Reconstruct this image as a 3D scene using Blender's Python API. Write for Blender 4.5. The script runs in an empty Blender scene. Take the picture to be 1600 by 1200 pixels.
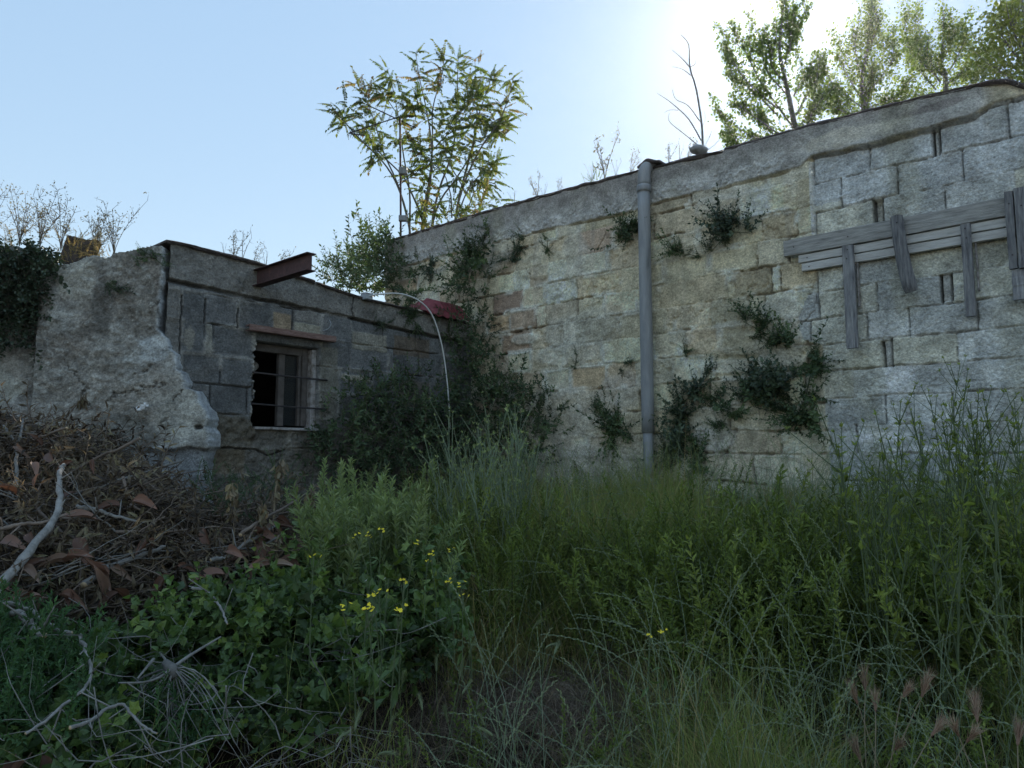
import bpy, math, random
import numpy as np
from mathutils import Vector, Matrix

# ------------------------------------------------------------------ camera, world, sun, exposure
sc = bpy.context.scene
COL = sc.collection
F = 1168.0
PITCH = math.atan(120 / F)
CAM = np.array([0.0, 0.0, 1.6])
cd = bpy.data.cameras.new("camera"); cam = bpy.data.objects.new("camera", cd); COL.objects.link(cam)
cam.location = CAM; cam.rotation_euler = (math.pi / 2 + PITCH, 0, 0)
cd.sensor_width = 36; cd.lens = 36 * F / 1600; cd.clip_start = 0.02; cd.clip_end = 2000
sc.camera = cam
SUN_AZ, SUN_EL = math.radians(19.9), math.radians(29.5)      # clockwise from +Y, above the horizon
w = bpy.data.worlds.new("World"); sc.world = w; w.use_nodes = True
nt = w.node_tree; bg = nt.nodes["Background"]
sky = nt.nodes.new("ShaderNodeTexSky"); sky.sky_type = 'NISHITA'; sky.sun_disc = False
sky.sun_elevation = SUN_EL; sky.sun_rotation = SUN_AZ
sky.air_density = 1.0; sky.dust_density = 0.04; sky.ozone_density = 1.0
sg = nt.nodes.new("ShaderNodeGamma"); sg.inputs[1].default_value = 0.25         # milky, evenly bright spring sky
sh = nt.nodes.new("ShaderNodeHueSaturation"); sh.inputs["Saturation"].default_value = 2.3
nt.links.new(sky.outputs[0], sg.inputs[0]); nt.links.new(sg.outputs[0], sh.inputs["Color"]); nt.links.new(sh.outputs[0], bg.inputs[0]); bg.inputs[1].default_value = 0.15
sl = bpy.data.lights.new("sun", 'SUN'); sun = bpy.data.objects.new("sun", sl); COL.objects.link(sun)
sdir = Vector((math.sin(SUN_AZ) * math.cos(SUN_EL), math.cos(SUN_AZ) * math.cos(SUN_EL), math.sin(SUN_EL)))
sun.rotation_euler = sdir.to_track_quat('Z', 'Y').to_euler()
sl.energy = 2.0; sl.angle = math.radians(0.5); sl.color = (1.0, 0.93, 0.80)
sc.view_settings.view_transform = 'Standard'; sc.view_settings.look = 'None'
sc.view_settings.gamma = 1; sc.view_settings.use_curve_mapping = False
sc.view_settings.exposure = 2.06
sc.render.engine = 'CYCLES'
sc.cycles.max_bounces = 7; sc.cycles.diffuse_bounces = 4; sc.cycles.transmission_bounces = 4
sc.cycles.transparent_max_bounces = 4; sc.cycles.caustics_reflective = False; sc.cycles.caustics_refractive = False

RNG = np.random.default_rng(7)
rnd = random.Random(11)

# ------------------------------------------------------------------ frames of the place
A48 = math.radians(48)
J = np.array([-0.48, 8.67, 0.0]); K = np.array([-2.852, 6.035, 0.0])
D1 = np.array([math.sin(A48), -math.cos(A48), 0]); N1 = np.array([-math.cos(A48), -math.sin(A48), 0])
D2 = np.array([math.cos(A48), math.sin(A48), 0]); N2 = np.array([math.sin(A48), -math.cos(A48), 0])
AE = math.radians(14)
DE = np.array([math.cos(AE), math.sin(AE), 0]); NE = np.array([math.sin(AE), -math.cos(AE), 0])
UP = np.array([0, 0, 1.0])

def ray(u, v):
    y = 600 - v
    return np.array([u - 800.0, F * math.cos(PITCH) - y * math.sin(PITCH), F * math.sin(PITCH) + y * math.cos(PITCH)])
def P(u, v, Y):
    r = ray(u, v); return CAM + r * (Y / r[1])
def on(u, v, o, n, off=0.0):
    r = ray(u, v); t = np.dot(o + n * off - CAM, n) / np.dot(r, n); return CAM + r * t
def onR(u, v, off=0.0): return on(u, v, J, N1, off)
def onL(u, v, off=0.0): return on(u, v, K, N2, off)
def onE(u, v, off=0.0): return on(u, v, K, NE, off)

def sstep(a, b, x):
    t = np.clip((x - a) / (b - a), 0, 1); return t * t * (3 - 2 * t)

def terr(x, y):
    x = np.asarray(x, float); y = np.asarray(y, float)
    dR = (x - J[0]) * N1[0] + (y - J[1]) * N1[1]
    dL = (x - K[0]) * N2[0] + (y - K[1]) * N2[1]
    d = -np.log(np.exp(-2.2 * dR) + np.exp(-2.2 * dL)) / 2.2
    h = 1.18 * (1 - sstep(0.2, 5.8, d))
    h = h + 0.70 * np.exp(-(((x + 3.5) / 1.35) ** 2 + ((y - 4.9) / 0.95) ** 2))      # rubble heap at the left
    h = h + 0.30 * np.exp(-(((x + 1.9) / 0.8) ** 2 + ((y - 3.9) / 0.8) ** 2))
    h = h + 0.05 * np.sin(x * 2.1 + 1.3) * np.sin(y * 2.7) + 0.03 * np.sin(x * 5.3 + y * 4.1)
    return h

# ------------------------------------------------------------------ noise
def vnoise(X, Z, seed):
    xi = np.floor(X).astype(np.int64); zi = np.floor(Z).astype(np.int64)
    fx = X - xi; fz = Z - zi
    fx = fx * fx * (3 - 2 * fx); fz = fz * fz * (3 - 2 * fz)
    def h(a, b):
        n = (a * 374761393 + b * 668265263 + seed * 1274126177) & 0xFFFFFFFF
        n = ((n ^ (n >> 13)) * 1274126177) & 0xFFFFFFFF
        n = n ^ (n >> 16)
        return (n & 0xFFFFFF) / float(0xFFFFFF)
    a = h(xi, zi); b = h(xi + 1, zi); c = h(xi, zi + 1); d = h(xi + 1, zi + 1)
    return (a * (1 - fx) + b * fx) * (1 - fz) + (c * (1 - fx) + d * fx) * fz
def fbm(X, Z, sc_, octv=4, seed=0, gain=0.5):
    t = 0; a = 1.0; s = 0
    for i in range(octv):
        t = t + a * vnoise(X * sc_ * 2 ** i + 17.3 * i, Z * sc_ * 2 ** i + 5.1 * i, seed + i * 31); s += a; a *= gain
    return t / s
def hsh(i, k=0):
    n = (np.asarray(i).astype(np.int64) * 2654435761 + k * 40503 + 12345) & 0xFFFFFFFF
    n = ((n ^ (n >> 15)) * 2246822519) & 0xFFFFFFFF
    n = n ^ (n >> 13)
    return (n & 0xFFFF) / 65535.0
def polydist(X, Z, pts):
    d = np.full(X.shape, 9.0)
    for (ax, az), (bx, bz) in zip(pts[:-1], pts[1:]):
        ux, uz = bx - ax, bz - az; L2 = ux * ux + uz * uz + 1e-9
        t = np.clip(((X - ax) * ux + (Z - az) * uz) / L2, 0, 1)
        d = np.minimum(d, np.hypot(X - ax - t * ux, Z - az - t * uz))
    return d
def ell(X, Z, cx, cz, rx, rz, seed, rough=0.5, soft=0.25):
    q = np.hypot((X - cx) / rx, (Z - cz) / rz) + (fbm(X, Z, 5.0 / max(rx, rz) * 0.35, 4, seed) - 0.5) * 2 * rough
    return 1 - sstep(1 - soft, 1 + soft * 0.4, q)
def mixc(C, m, col):
    m = m[..., None]; return C * (1 - m) + np.array(col) * m

# ------------------------------------------------------------------ mesh building
class MB:
    def __init__(s): s.V = []; s.F = []; s.R = []; s.n = 0
    def add(s, V, Fs, r=0.5, mat=0):
        V = np.asarray(V, float).reshape(-1, 3)
        if not isinstance(Fs, list): Fs = [(Fs, mat)]
        for f, m in Fs: s.F.append((np.asarray(f, np.int64) + s.n, m))
        s.V.append(V); s.R.append(np.broadcast_to(np.asarray(r, float), (len(V),)).copy()); s.n += len(V)
    def tmpl(s):
        return np.concatenate(s.V), [(f, m) for f, m in s.F], np.concatenate(s.R)
    def build(s, name, mats, parent=None, smooth=False, col=None):
        me = bpy.data.meshes.new(name)
        V = np.concatenate(s.V); me.vertices.add(len(V)); me.vertices.foreach_set("co", V.astype(np.float32).ravel())
        loops = np.concatenate([f.ravel() for f, m in s.F]); tot = np.concatenate([np.full(len(f), f.shape[1]) for f, m in s.F])
        mi = np.concatenate([np.full(len(f), m) for f, m in s.F])
        me.loops.add(len(loops)); me.loops.foreach_set("vertex_index", loops.astype(np.int32))
        me.polygons.add(len(tot)); st = np.concatenate([[0], np.cumsum(tot)[:-1]])
        me.polygons.foreach_set("loop_start", st.astype(np.int32)); me.polygons.foreach_set("loop_total", tot.astype(np.int32))
        me.polygons.foreach_set("material_index", mi.astype(np.int32))
        me.polygons.foreach_set("use_smooth", np.full(len(tot), smooth))
        at = me.attributes.new("rnd", 'FLOAT', 'POINT'); at.data.foreach_set("value", np.concatenate(s.R).astype(np.float32))
        if col is not None:
            ca = me.attributes.new("Col", 'FLOAT_COLOR', 'POINT')
            ca.data.foreach_set("color", np.concatenate([col, np.ones((len(col), 1))], 1).astype(np.float32).ravel())
        me.update(calc_edges=True); me.validate()
        for m in (mats if isinstance(mats, (list, tuple)) else [mats]): me.materials.append(m)
        o = bpy.data.objects.new(name, me); COL.objects.link(o)
        if parent: o.parent = parent
        return o

def tag(o, label, cat, group=None, kind=None):
    o["label"] = label; o["category"] = cat
    if group: o["group"] = group
    if kind: o["kind"] = kind
    return o
def empty(name, loc=(0, 0, 0), rz=0.0):
    o = bpy.data.objects.new(name, None); COL.objects.link(o); o.location = loc; o.rotation_euler = (0, 0, rz)
    o.empty_display_size = 0.1; return o
def copy_tree(o, parent=None):
    c = o.copy(); COL.objects.link(c); c.parent = parent
    for ch in list(o.children): copy_tree(ch, c)
    return c

def cr(pts, n=16):                                    # Catmull-Rom resampling
    p = np.asarray(pts, float); k = len(p)
    if k == 2: return p[0] + (p[1] - p[0]) * np.linspace(0, 1, n)[:, None]
    e = np.vstack([2 * p[0] - p[1], p, 2 * p[-1] - p[-2]])
    t = np.linspace(0, k - 1 - 1e-6, n); i = t.astype(int); f = (t - i)[:, None]
    a, b, c, d = e[i], e[i + 1], e[i + 2], e[i + 3]
    return 0.5 * (2 * b + (c - a) * f + (2 * a - 5 * b + 4 * c - d) * f ** 2 + (3 * b - a - 3 * c + d) * f ** 3)
def tube(mb, pts, rad, sides=5, r=0.5, mat=0, cap=True, capmat=None):
    p = np.asarray(pts, float); n = len(p); rad = np.broadcast_to(np.asarray(rad, float), (n,))
    T = np.gradient(p, axis=0); T /= np.linalg.norm(T, axis=1)[:, None] + 1e-12
    ref = np.array([0, 0, 1.0]) if abs(T[0, 2]) < 0.9 else np.array([1.0, 0, 0])
    Nn = []; a = np.cross(T[0], ref); a /= np.linalg.norm(a)
    for i in range(n):
        a = a - T[i] * np.dot(a, T[i]); a /= np.linalg.norm(a) + 1e-12; Nn.append(a)
    Nn = np.array(Nn); B = np.cross(T, Nn)
    an = np.arange(sides) * 2 * math.pi / sides
    V = p[:, None] + rad[:, None, None] * (np.cos(an)[None, :, None] * Nn[:, None] + np.sin(an)[None, :, None] * B[:, None])
    i = np.arange(n - 1)[:, None] * sides; j = np.arange(sides)[None]; j2 = (j + 1) % sides
    q = np.stack([i + j, i + j2, i + sides + j2, i + sides + j], -1).reshape(-1, 4)
    Fs = [(q, mat)]
    if cap:
        cm = mat if capmat is None else capmat
        Fs.append((np.arange(sides)[::-1][None], cm)); Fs.append(((n - 1) * sides + np.arange(sides)[None], cm))
    mb.add(V.reshape(-1, 3), Fs, r)
def box(mb, x0, x1, y0, y1, z0, z1, r=0.5, mat=0, jit=0.0, tilt=0.0, bev=0.0, nseg=1):
    # bevelled bar: octagonal section extruded along its longest side
    d = [x1 - x0, y1 - y0, z1 - z0]; ax = int(np.argmax(d)); b = min(bev if bev else 0.08 * min(d), 0.3 * sorted(d)[0])
    o = [i for i in range(3) if i != ax]; lo = [x0, y0, z0]; hi = [x1, y1, z1]
    a0, a1, c0, c1 = lo[o[0]], hi[o[0]], lo[o[1]], hi[o[1]]
    sec = [(a0 + b, c0), (a1 - b, c0), (a1, c0 + b), (a1, c1 - b), (a1 - b, c1), (a0 + b, c1), (a0, c1 - b), (a0, c0 + b)]
    ts = np.linspace(lo[ax], hi[ax], nseg + 1); V = []
    for k, t in enumerate(ts):
        for (p, q) in sec:
            v = [0, 0, 0]; v[ax] = t; v[o[0]] = p; v[o[1]] = q; V.append(v)
    V = np.array(V, float)
    if jit: V += RNG.normal(0, jit, V.shape)
    if tilt:
        c = V.mean(0); ca, sa = math.cos(tilt), math.sin(tilt)
        dx = V[:, 0] - c[0]; dz = V[:, 2] - c[2]; V[:, 0] = c[0] + dx * ca - dz * sa; V[:, 2] = c[2] + dx * sa + dz * ca
    q = np.array([[k * 8 + j, k * 8 + (j + 1) % 8, k * 8 + 8 + (j + 1) % 8, k * 8 + 8 + j] for k in range(nseg) for j in range(8)])
    mb.add(V, [(q, mat), (np.arange(8)[::-1][None], mat), (nseg * 8 + np.arange(8)[None], mat)], r)

def frames(d, n):                                     # columns x, y(dir), z(normal)
    y = d / (np.linalg.norm(d, axis=-1, keepdims=True) + 1e-9)
    x = np.cross(y, n); x /= np.linalg.norm(x, axis=-1, keepdims=True) + 1e-9
    z = np.cross(x, y)
    return np.stack([x, y, z], -1)
def scat(mb, t, pos, R, s, r):
    V, Fs, lr = t; N = len(pos)
    if N == 0: return
    s = np.broadcast_to(np.asarray(s, float), (N,))
    W = np.einsum('nij,vj->nvi', R, V) * s[:, None, None] + np.asarray(pos)[:, None]
    off = (np.arange(N) * len(V))
    G = [((f[None] + off[:, None, None]).reshape(-1, f.shape[1]), m) for f, m in Fs]
    rr = np.clip(np.asarray(r)[:, None] + (lr[None] - 0.5), 0, 1)
    mb.add(W.reshape(-1, 3), G, rr.reshape(-1))
def rdir(n, up=0.0, rng=RNG):
    d = rng.normal(size=(n, 3)); d /= np.linalg.norm(d, axis=1)[:, None]; d[:, 2] += up
    return d / np.linalg.norm(d, axis=1)[:, None]

def leaf_t(wd=0.4, fold=0.12, droop=0.15, mat=0, at=0.42):
    V = [(0, 0, 0), (-wd / 2, at, fold), (wd / 2, at, fold), (0, at + .03, 0), (0, 1, -droop), (-wd * .33, at + .3, fold * .5 - droop * .4), (wd * .33, at + .3, fold * .5 - droop * .4), (0, at + .3, -droop * .35)]
    T = [(0, 2, 3), (0, 3, 1)]; Q = [(3, 2, 6, 7), (1, 3, 7, 5)]; T2 = [(7, 6, 4), (5, 7, 4)]
    m = MB(); m.add(V, [(np.array(T + T2), mat), (np.array(Q), mat)], 0.5); return m.tmpl()
def lobed_t(n=5, depth=0.35, mat=0, wd=1.0):
    V = [(0, .42, .03)]; k = n * 2
    for i in range(k + 1):
        a = -math.pi / 2 + (i + 0.0) / k * 2 * math.pi
        rr = 0.5 * (1 if i % 2 else 1 - depth)
        if i in (0, k): rr = 0.36
        V.append((math.cos(a) * rr * wd, .42 + math.sin(a) * rr * 1.1, 0.05 * (i % 2) - .06 * abs(math.cos(a))))
    T = [(0, i, i + 1) for i in range(1, k + 1)]
    m = MB(); m.add(V, [(np.array(T), mat)], 0.5); return m.tmpl()
def sprig_t(n=12, ll=0.22, wd=0.45, bend=0.25, seed=0, leafmat=0, stemmat=1, spread=60, droop=.2, tipbias=0.0, lobes=None, bare=0.12, sr=0.010):
    g = np.random.default_rng(seed); m = MB()
    t = np.linspace(0, 1, 6); ph = g.uniform(0, 6.28)
    pts = np.stack([np.cos(ph) * bend * t ** 2, t, np.sin(ph) * bend * t ** 2], 1)
    tube(m, pts, np.linspace(sr, sr * .4, 6), 3, 0.5, stemmat, cap=False)
    lt = leaf_t(wd, .10, droop) if lobes is None else lobed_t(*lobes)
    tt = bare + (1 - bare) * (np.linspace(0, 1, n) ** (1 - .45 * tipbias))
    pos = np.stack([np.cos(ph) * bend * tt ** 2, tt, np.sin(ph) * bend * tt ** 2], 1)
    az = np.arange(n) * 2.4 + g.uniform(0, .6, n); sp = np.radians(spread + g.normal(0, 12, n)) * (1 - .45 * tt)
    d = np.stack([np.cos(az) * np.sin(sp), np.cos(sp), np.sin(az) * np.sin(sp)], 1)
    nn = np.tile([0, 1.0, 0], (n, 1)) + g.normal(0, .35, (n, 3))
    scat(m, lt, pos, frames(d, nn), ll * (1.05 - .45 * tt) * g.uniform(.75, 1.2, n), g.uniform(.3, .7, n))
    return m.tmpl()
def bush(mb, blobs, tmpls, per, size, up=0.4, rng=RNG, shell=0.5, rlo=0, rhi=1, out=0.8):
    # blobs: (centre, radius vec) ; per: sprigs per unit of radius^2
    for c, rv in blobs:
        rv = np.broadcast_to(np.asarray(rv, float), (3,)); n = max(3, int(per * (rv[0] * rv[1] * rv[2]) ** (2 / 3)))
        d = rdir(n, 0, rng); q = shell + (1 - shell) * rng.uniform(0, 1, n) ** .6
        pos = np.asarray(c) + d * rv * (q * .85)[:, None]
        dr = d * out + rng.normal(0, .35, (n, 3)) + UP * up
        k = rng.integers(0, len(tmpls), n)
        for i, t in enumerate(tmpls):
            s = k == i; m = int(s.sum())
            scat(mb, t, pos[s], frames(dr[s], rdir(m, .6, rng)), size * rng.uniform(.6, 1.25, m), rng.uniform(rlo, rhi, m))

# ------------------------------------------------------------------ materials
def newmat(name):
    m = bpy.data.materials.new(name); m.use_nodes = True
    n = m.node_tree.nodes; n.clear(); return m, n, m.node_tree.links
def ramp(n, stops):
    r = n.new("ShaderNodeValToRGB"); e = r.color_ramp.elements
    while len(e) < len(stops): e.new(0.5)
    for k, (p, c) in enumerate(stops): e[k].position = p; e[k].color = (*c, 1)
    return r
def leafmat(name, stops, trans=0.35, rough=0.55, spec=0.25, tcol=None):
    m, n, l = newmat(name)
    a = n.new("ShaderNodeAttribute"); a.attribute_name = "rnd"
    r = ramp(n, stops); l.new(a.outputs["Fac"], r.inputs[0])
    tx = n.new("ShaderNodeNewGeometry"); no = n.new("ShaderNodeTexNoise"); no.inputs["Scale"].default_value = 3.0; no.inputs["Detail"].default_value = 3
    l.new(tx.outputs["Position"], no.inputs["Vector"])
    hv = n.new("ShaderNodeHueSaturation"); l.new(r.outputs[0], hv.inputs["Color"])
    mr = n.new("ShaderNodeMapRange"); mr.inputs[1].default_value = .3; mr.inputs[2].default_value = .7; mr.inputs[3].default_value = .8; mr.inputs[4].default_value = 1.55
    l.new(no.outputs[0], mr.inputs[0]); l.new(mr.outputs[0], hv.inputs["Value"])
    b = n.new("ShaderNodeBsdfPrincipled"); b.inputs["Roughness"].default_value = rough; b.inputs["Specular IOR Level"].default_value = spec
    l.new(hv.outputs[0], b.inputs["Base Color"])
    t = n.new("ShaderNodeBsdfTranslucent")
    g = n.new("ShaderNodeMix"); g.data_type = 'RGBA'; g.blend_type = 'MULTIPLY'; g.inputs[0].default_value = 1
    l.new(hv.outputs[0], g.inputs[6]); g.inputs[7].default_value = (*(tcol or (1.5, 1.6, .8)), 1)
    l.new(g.outputs[2], t.inputs[0])
    mx = n.new("ShaderNodeMixShader"); mx.inputs[0].default_value = trans
    l.new(b.outputs[0], mx.inputs[1]); l.new(t.outputs[0], mx.inputs[2])
    o = n.new("ShaderNodeOutputMaterial"); l.new(mx.outputs[0], o.inputs[0]); return m
def noisemat(name, stops, scale=8, detail=8, rough=.85, bump=.3, bscale=40, stretch=(1, 1, 1), spec=.2, metal=0.0, dist=.01, attr=None, mixattr=.5):
    m, n, l = newmat(name)
    tc = n.new("ShaderNodeTexCoord"); mp = n.new("ShaderNodeMapping"); mp.inputs["Scale"].default_value = stretch
    l.new(tc.outputs["Object"], mp.inputs[0])
    a = n.new("ShaderNodeTexNoise"); a.inputs["Scale"].default_value = scale; a.inputs["Detail"].default_value = detail; a.inputs["Roughness"].default_value = .65
    l.new(mp.outputs[0], a.inputs["Vector"])
    r = ramp(n, stops); l.new(a.outputs[0], r.inputs[0])
    c = r.outputs[0]
    if attr:
        at = n.new("ShaderNodeAttribute"); at.attribute_name = "rnd"
        mr = n.new("ShaderNodeMapRange"); mr.inputs[3].default_value = 1 - mixattr; mr.inputs[4].default_value = 1 + mixattr
        l.new(at.outputs["Fac"], mr.inputs[0])
        hv = n.new("ShaderNodeHueSaturation"); l.new(c, hv.inputs["Color"]); l.new(mr.outputs[0], hv.inputs["Value"]); c = hv.outputs[0]
    b = n.new("ShaderNodeBsdfPrincipled"); b.inputs["Roughness"].default_value = rough; b.inputs["Specular IOR Level"].default_value = spec; b.inputs["Metallic"].default_value = metal
    l.new(c, b.inputs["Base Color"])
    bn = n.new("ShaderNodeTexNoise"); bn.inputs["Scale"].default_value = bscale; bn.inputs["Detail"].default_value = 6; l.new(mp.outputs[0], bn.inputs["Vector"])
    bp = n.new("ShaderNodeBump"); bp.inputs["Strength"].default_value = bump; bp.inputs["Distance"].default_value = dist
    l.new(bn.outputs[0], bp.inputs["Height"]); l.new(bp.outputs[0], b.inputs["Normal"])
    o = n.new("ShaderNodeOutputMaterial"); l.new(b.outputs[0], o.inputs[0]); return m
def wallmat(name, amp=.5):
    m, n, l = newmat(name)
    at = n.new("ShaderNodeAttribute"); at.attribute_name = "Col"
    tc = n.new("ShaderNodeTexCoord")
    n1 = n.new("ShaderNodeTexNoise"); n1.inputs["Scale"].default_value = 60; n1.inputs["Detail"].default_value = 9; n1.inputs["Roughness"].default_value = .72
    n2 = n.new("ShaderNodeTexNoise"); n2.inputs["Scale"].default_value = 7; n2.inputs["Detail"].default_value = 8; n2.inputs["Roughness"].default_value = .6
    for q in (n1, n2): l.new(tc.outputs["Object"], q.inputs["Vector"])
    r1 = n.new("ShaderNodeMapRange"); r1.inputs[1].default_value = .3; r1.inputs[2].default_value = .7; r1.inputs[3].default_value = 1 - amp; r1.inputs[4].default_value = 1 + amp
    r2 = n.new("ShaderNodeMapRange"); r2.inputs[1].default_value = .3; r2.inputs[2].default_value = .7; r2.inputs[3].default_value = 1 - amp * .7; r2.inputs[4].default_value = 1 + amp * .7
    l.new(n1.outputs[0], r1.inputs[0]); l.new(n2.outputs[0], r2.inputs[0])
    mu = n.new("ShaderNodeMath"); mu.operation = 'MULTIPLY'; l.new(r1.outputs[0], mu.inputs[0]); l.new(r2.outputs[0], mu.inputs[1])
    hv = n.new("ShaderNodeHueSaturation"); hv.inputs["Saturation"].default_value = 1.0; l.new(at.outputs["Color"], hv.inputs["Color"]); l.new(mu.outputs[0], hv.inputs["Value"])
    b = n.new("ShaderNodeBsdfPrincipled"); b.inputs["Roughness"].default_value = .92; b.inputs["Specular IOR Level"].default_value = .12
    l.new(hv.outputs[0], b.inputs["Base Color"])
    n3 = n.new("ShaderNodeTexNoise"); n3.inputs["Scale"].default_value = 110; n3.inputs["Detail"].default_value = 6; l.new(tc.outputs["Object"], n3.inputs["Vector"])
    vo = n.new("ShaderNodeTexVoronoi"); vo.inputs["Scale"].default_value = 85; l.new(tc.outputs["Object"], vo.inputs["Vector"])
    ad = n.new("ShaderNodeMath"); ad.operation = 'ADD'; l.new(n3.outputs[0], ad.inputs[0]); l.new(vo.outputs["Distance"], ad.inputs[1])
    bp = n.new("ShaderNodeBump"); bp.inputs["Strength"].default_value = .55; bp.inputs["Distance"].default_value = .008
    l.new(ad.outputs[0], bp.inputs["Height"]); l.new(bp.outputs[0], b.inputs["Normal"])
    o = n.new("ShaderNodeOutputMaterial"); l.new(b.outputs[0], o.inputs[0]); return m

M_WALL = wallmat("weathered_masonry")
M_CONC = noisemat("old_concrete", [(.3, (.16, .155, .15)), (.7, (.30, .29, .28))], 6, 10, .9, .5, 60)
M_ROOF = noisemat("roof_felt", [(.3, (.055, .05, .047)), (.55, (.11, .088, .08)), (.75, (.17, .15, .135))], 14, 10, .95, 1.0, 60, dist=.02)
M_SOIL = noisemat("soil", [(.3, (.020, .016, .012)), (.6, (.045, .036, .026)), (.8, (.07, .055, .04))], 3, 12, .95, .8, 30, dist=.03)
M_WOODH = noisemat("grey_wood", [(.25, (.12, .118, .11)), (.45, (.27, .265, .25)), (.72, (.42, .41, .39))], 5, 12, .85, .5, 16, (1.3, 6, 11), attr=1, mixattr=.45)
M_WOODP = noisemat("bleached_wood", [(.25, (.22, .215, .20)), (.42, (.46, .45, .43)), (.7, (.62, .61, .58))], 5, 12, .85, .5, 16, (1.3, 6, 11))
M_WOODV = noisemat("grey_wood_upright", [(.28, (.06, .06, .065)), (.45, (.17, .17, .178)), (.7, (.31, .31, .305))], 6, 12, .85, .8, 16, (12, 6, 1.1), attr=1, mixattr=.35)
M_RUST = noisemat("rusty_steel", [(.3, (.055, .034, .034)), (.55, (.095, .052, .050)), (.75, (.15, .085, .07))], 14, 10, .75, .3, 60)
M_RUSTP = noisemat("rusty_pink_steel", [(.3, (.12, .075, .065)), (.5, (.22, .135, .115)), (.72, (.31, .23, .20))], 16, 10, .75, .3, 60, (1, 5, 5))
M_RED = noisemat("faded_red_paint", [(.3, (.13, .03, .035)), (.55, (.22, .05, .058)), (.75, (.26, .11, .10))], 8, 8, .6, .2, 40)
M_PIPE = noisemat("grey_plastic_pipe", [(.28, (.13, .14, .145)), (.45, (.23, .24, .25)), (.72, (.33, .34, .345))], 7, 10, .6, .12, 30, (2, 2, .35), spec=.4)
M_PAINTW = noisemat("flaking_white_paint", [(.35, (.14, .12, .10)), (.52, (.33, .31, .30)), (.8, (.46, .45, .45))], 18, 10, .75, .4, 50)
M_FRAME = noisemat("old_frame_wood", [(.3, (.07, .06, .055)), (.7, (.15, .135, .125))], 12, 10, .8, .4, 50)
M_IRON = noisemat("dark_iron", [(.3, (.03, .028, .03)), (.7, (.07, .06, .06))], 20, 6, .7, .2, 60)
M_CABLE = noisemat("pale_hose", [(.3, (.55, .56, .55)), (.7, (.72, .72, .70))], 20, 6, .6, .1, 60)
M_ALU = noisemat("grey_metal", [(.3, (.28, .30, .32)), (.7, (.42, .44, .45))], 12, 6, .5, .1, 60)
M_DARKWALL = noisemat("shaded_inner_plaster", [(.3, (.03, .03, .032)), (.7, (.06, .06, .062))], 5, 8, .9, .3, 30)  # near-black base: the unlit room's shade is put into the colour
M_BARK = noisemat("grey_bark", [(.3, (.10, .095, .085)), (.6, (.21, .20, .185)), (.8, (.30, .29, .27))], 18, 10, .85, .6, 50, attr=1, mixattr=.45)
M_TWIG = noisemat("brown_twig", [(.3, (.085, .065, .052)), (.7, (.23, .18, .145))], 14, 8, .85, .4, 50, attr=1, mixattr=.5)
M_STEMG = noisemat("green_stem", [(.3, (.06, .085, .04)), (.7, (.12, .15, .08))], 10, 4, .7, .1, 50, attr=1, mixattr=.4)
M_STEMP = noisemat("pale_green_stem", [(.3, (.12, .16, .10)), (.7, (.20, .24, .16))], 10, 4, .7, .1, 50, attr=1, mixattr=.3)
M_STEMD = noisemat("dry_stem", [(.3, (.17, .13, .085)), (.7, (.30, .25, .17))], 10, 4, .8, .1, 50, attr=1, mixattr=.4)
M_CUT = noisemat("cut_wood", [(.3, (.42, .30, .18)), (.7, (.60, .46, .30))], 30, 6, .8, .2, 80)
M_STONE = noisemat("pale_stone", [(.3, (.22, .23, .24)), (.7, (.40, .41, .42))], 12, 8, .9, .5, 50)
M_LITTER = noisemat("white_plastic_scrap", [(.3, (.62, .64, .66)), (.7, (.78, .79, .80))], 12, 4, .5, .1, 40)
L_TREE = leafmat("ailanthus_leaf", [(0, (.055, .085, .03)), (.35, (.09, .135, .04)), (.65, (.145, .18, .055)), (.88, (.14, .13, .06)), (1, (.19, .12, .07))], .38, tcol=(1.3, 1.3, .55))
L_POP = leafmat("poplar_leaf", [(0, (.06, .085, .035)), (.5, (.10, .14, .05)), (1, (.16, .19, .065))], .6)
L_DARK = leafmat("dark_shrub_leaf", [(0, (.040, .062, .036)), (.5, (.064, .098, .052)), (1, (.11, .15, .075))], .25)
L_IVY = leafmat("ivy_leaf", [(0, (.036, .055, .038)), (.6, (.058, .085, .055)), (1, (.10, .13, .08))], .15, .45, .35)
L_BRAM = leafmat("bramble_leaf", [(0, (.036, .060, .024)), (.5, (.066, .108, .036)), (.85, (.10, .155, .045)), (1, (.16, .21, .055))], .25, .42, .35)
L_MUG = leafmat("mugwort_leaf", [(0, (.12, .16, .070)), (.5, (.19, .235, .105)), (1, (.28, .31, .15))], .28)
L_WEED = leafmat("weed_leaf", [(0, (.072, .098, .026)), (.5, (.13, .17, .040)), (1, (.21, .24, .06))], .3)
L_FEATH = leafmat("feathery_leaf", [(0, (.04, .085, .038)), (1, (.08, .15, .06))], .3)
L_GRASS = leafmat("grass_blade", [(0, (.30, .23, .12)), (.08, (.22, .19, .085)), (.22, (.115, .145, .045)), (.6, (.165, .20, .062)), (1, (.25, .275, .095))], .35)
L_STRAW = leafmat("dead_grass", [(0, (.06, .045, .034)), (.5, (.14, .105, .075)), (.85, (.24, .19, .13)), (1, (.38, .33, .24))], .2, tcol=(1, 1, 1))
L_DEAD = leafmat("dead_leaf_brown", [(0, (.030, .020, .014)), (.35, (.085, .066, .045)), (.7, (.15, .12, .078)), (.9, (.19, .17, .10)), (1, (.24, .17, .10))], .2, tcol=(1.2, 1, .8))
L_BIG = leafmat("big_dead_leaf", [(0, (.07, .036, .025)), (.4, (.12, .065, .045)), (.75, (.19, .105, .075)), (1, (.22, .17, .13))], .15, .5, .3, tcol=(1.2, 1, .8))
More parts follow.
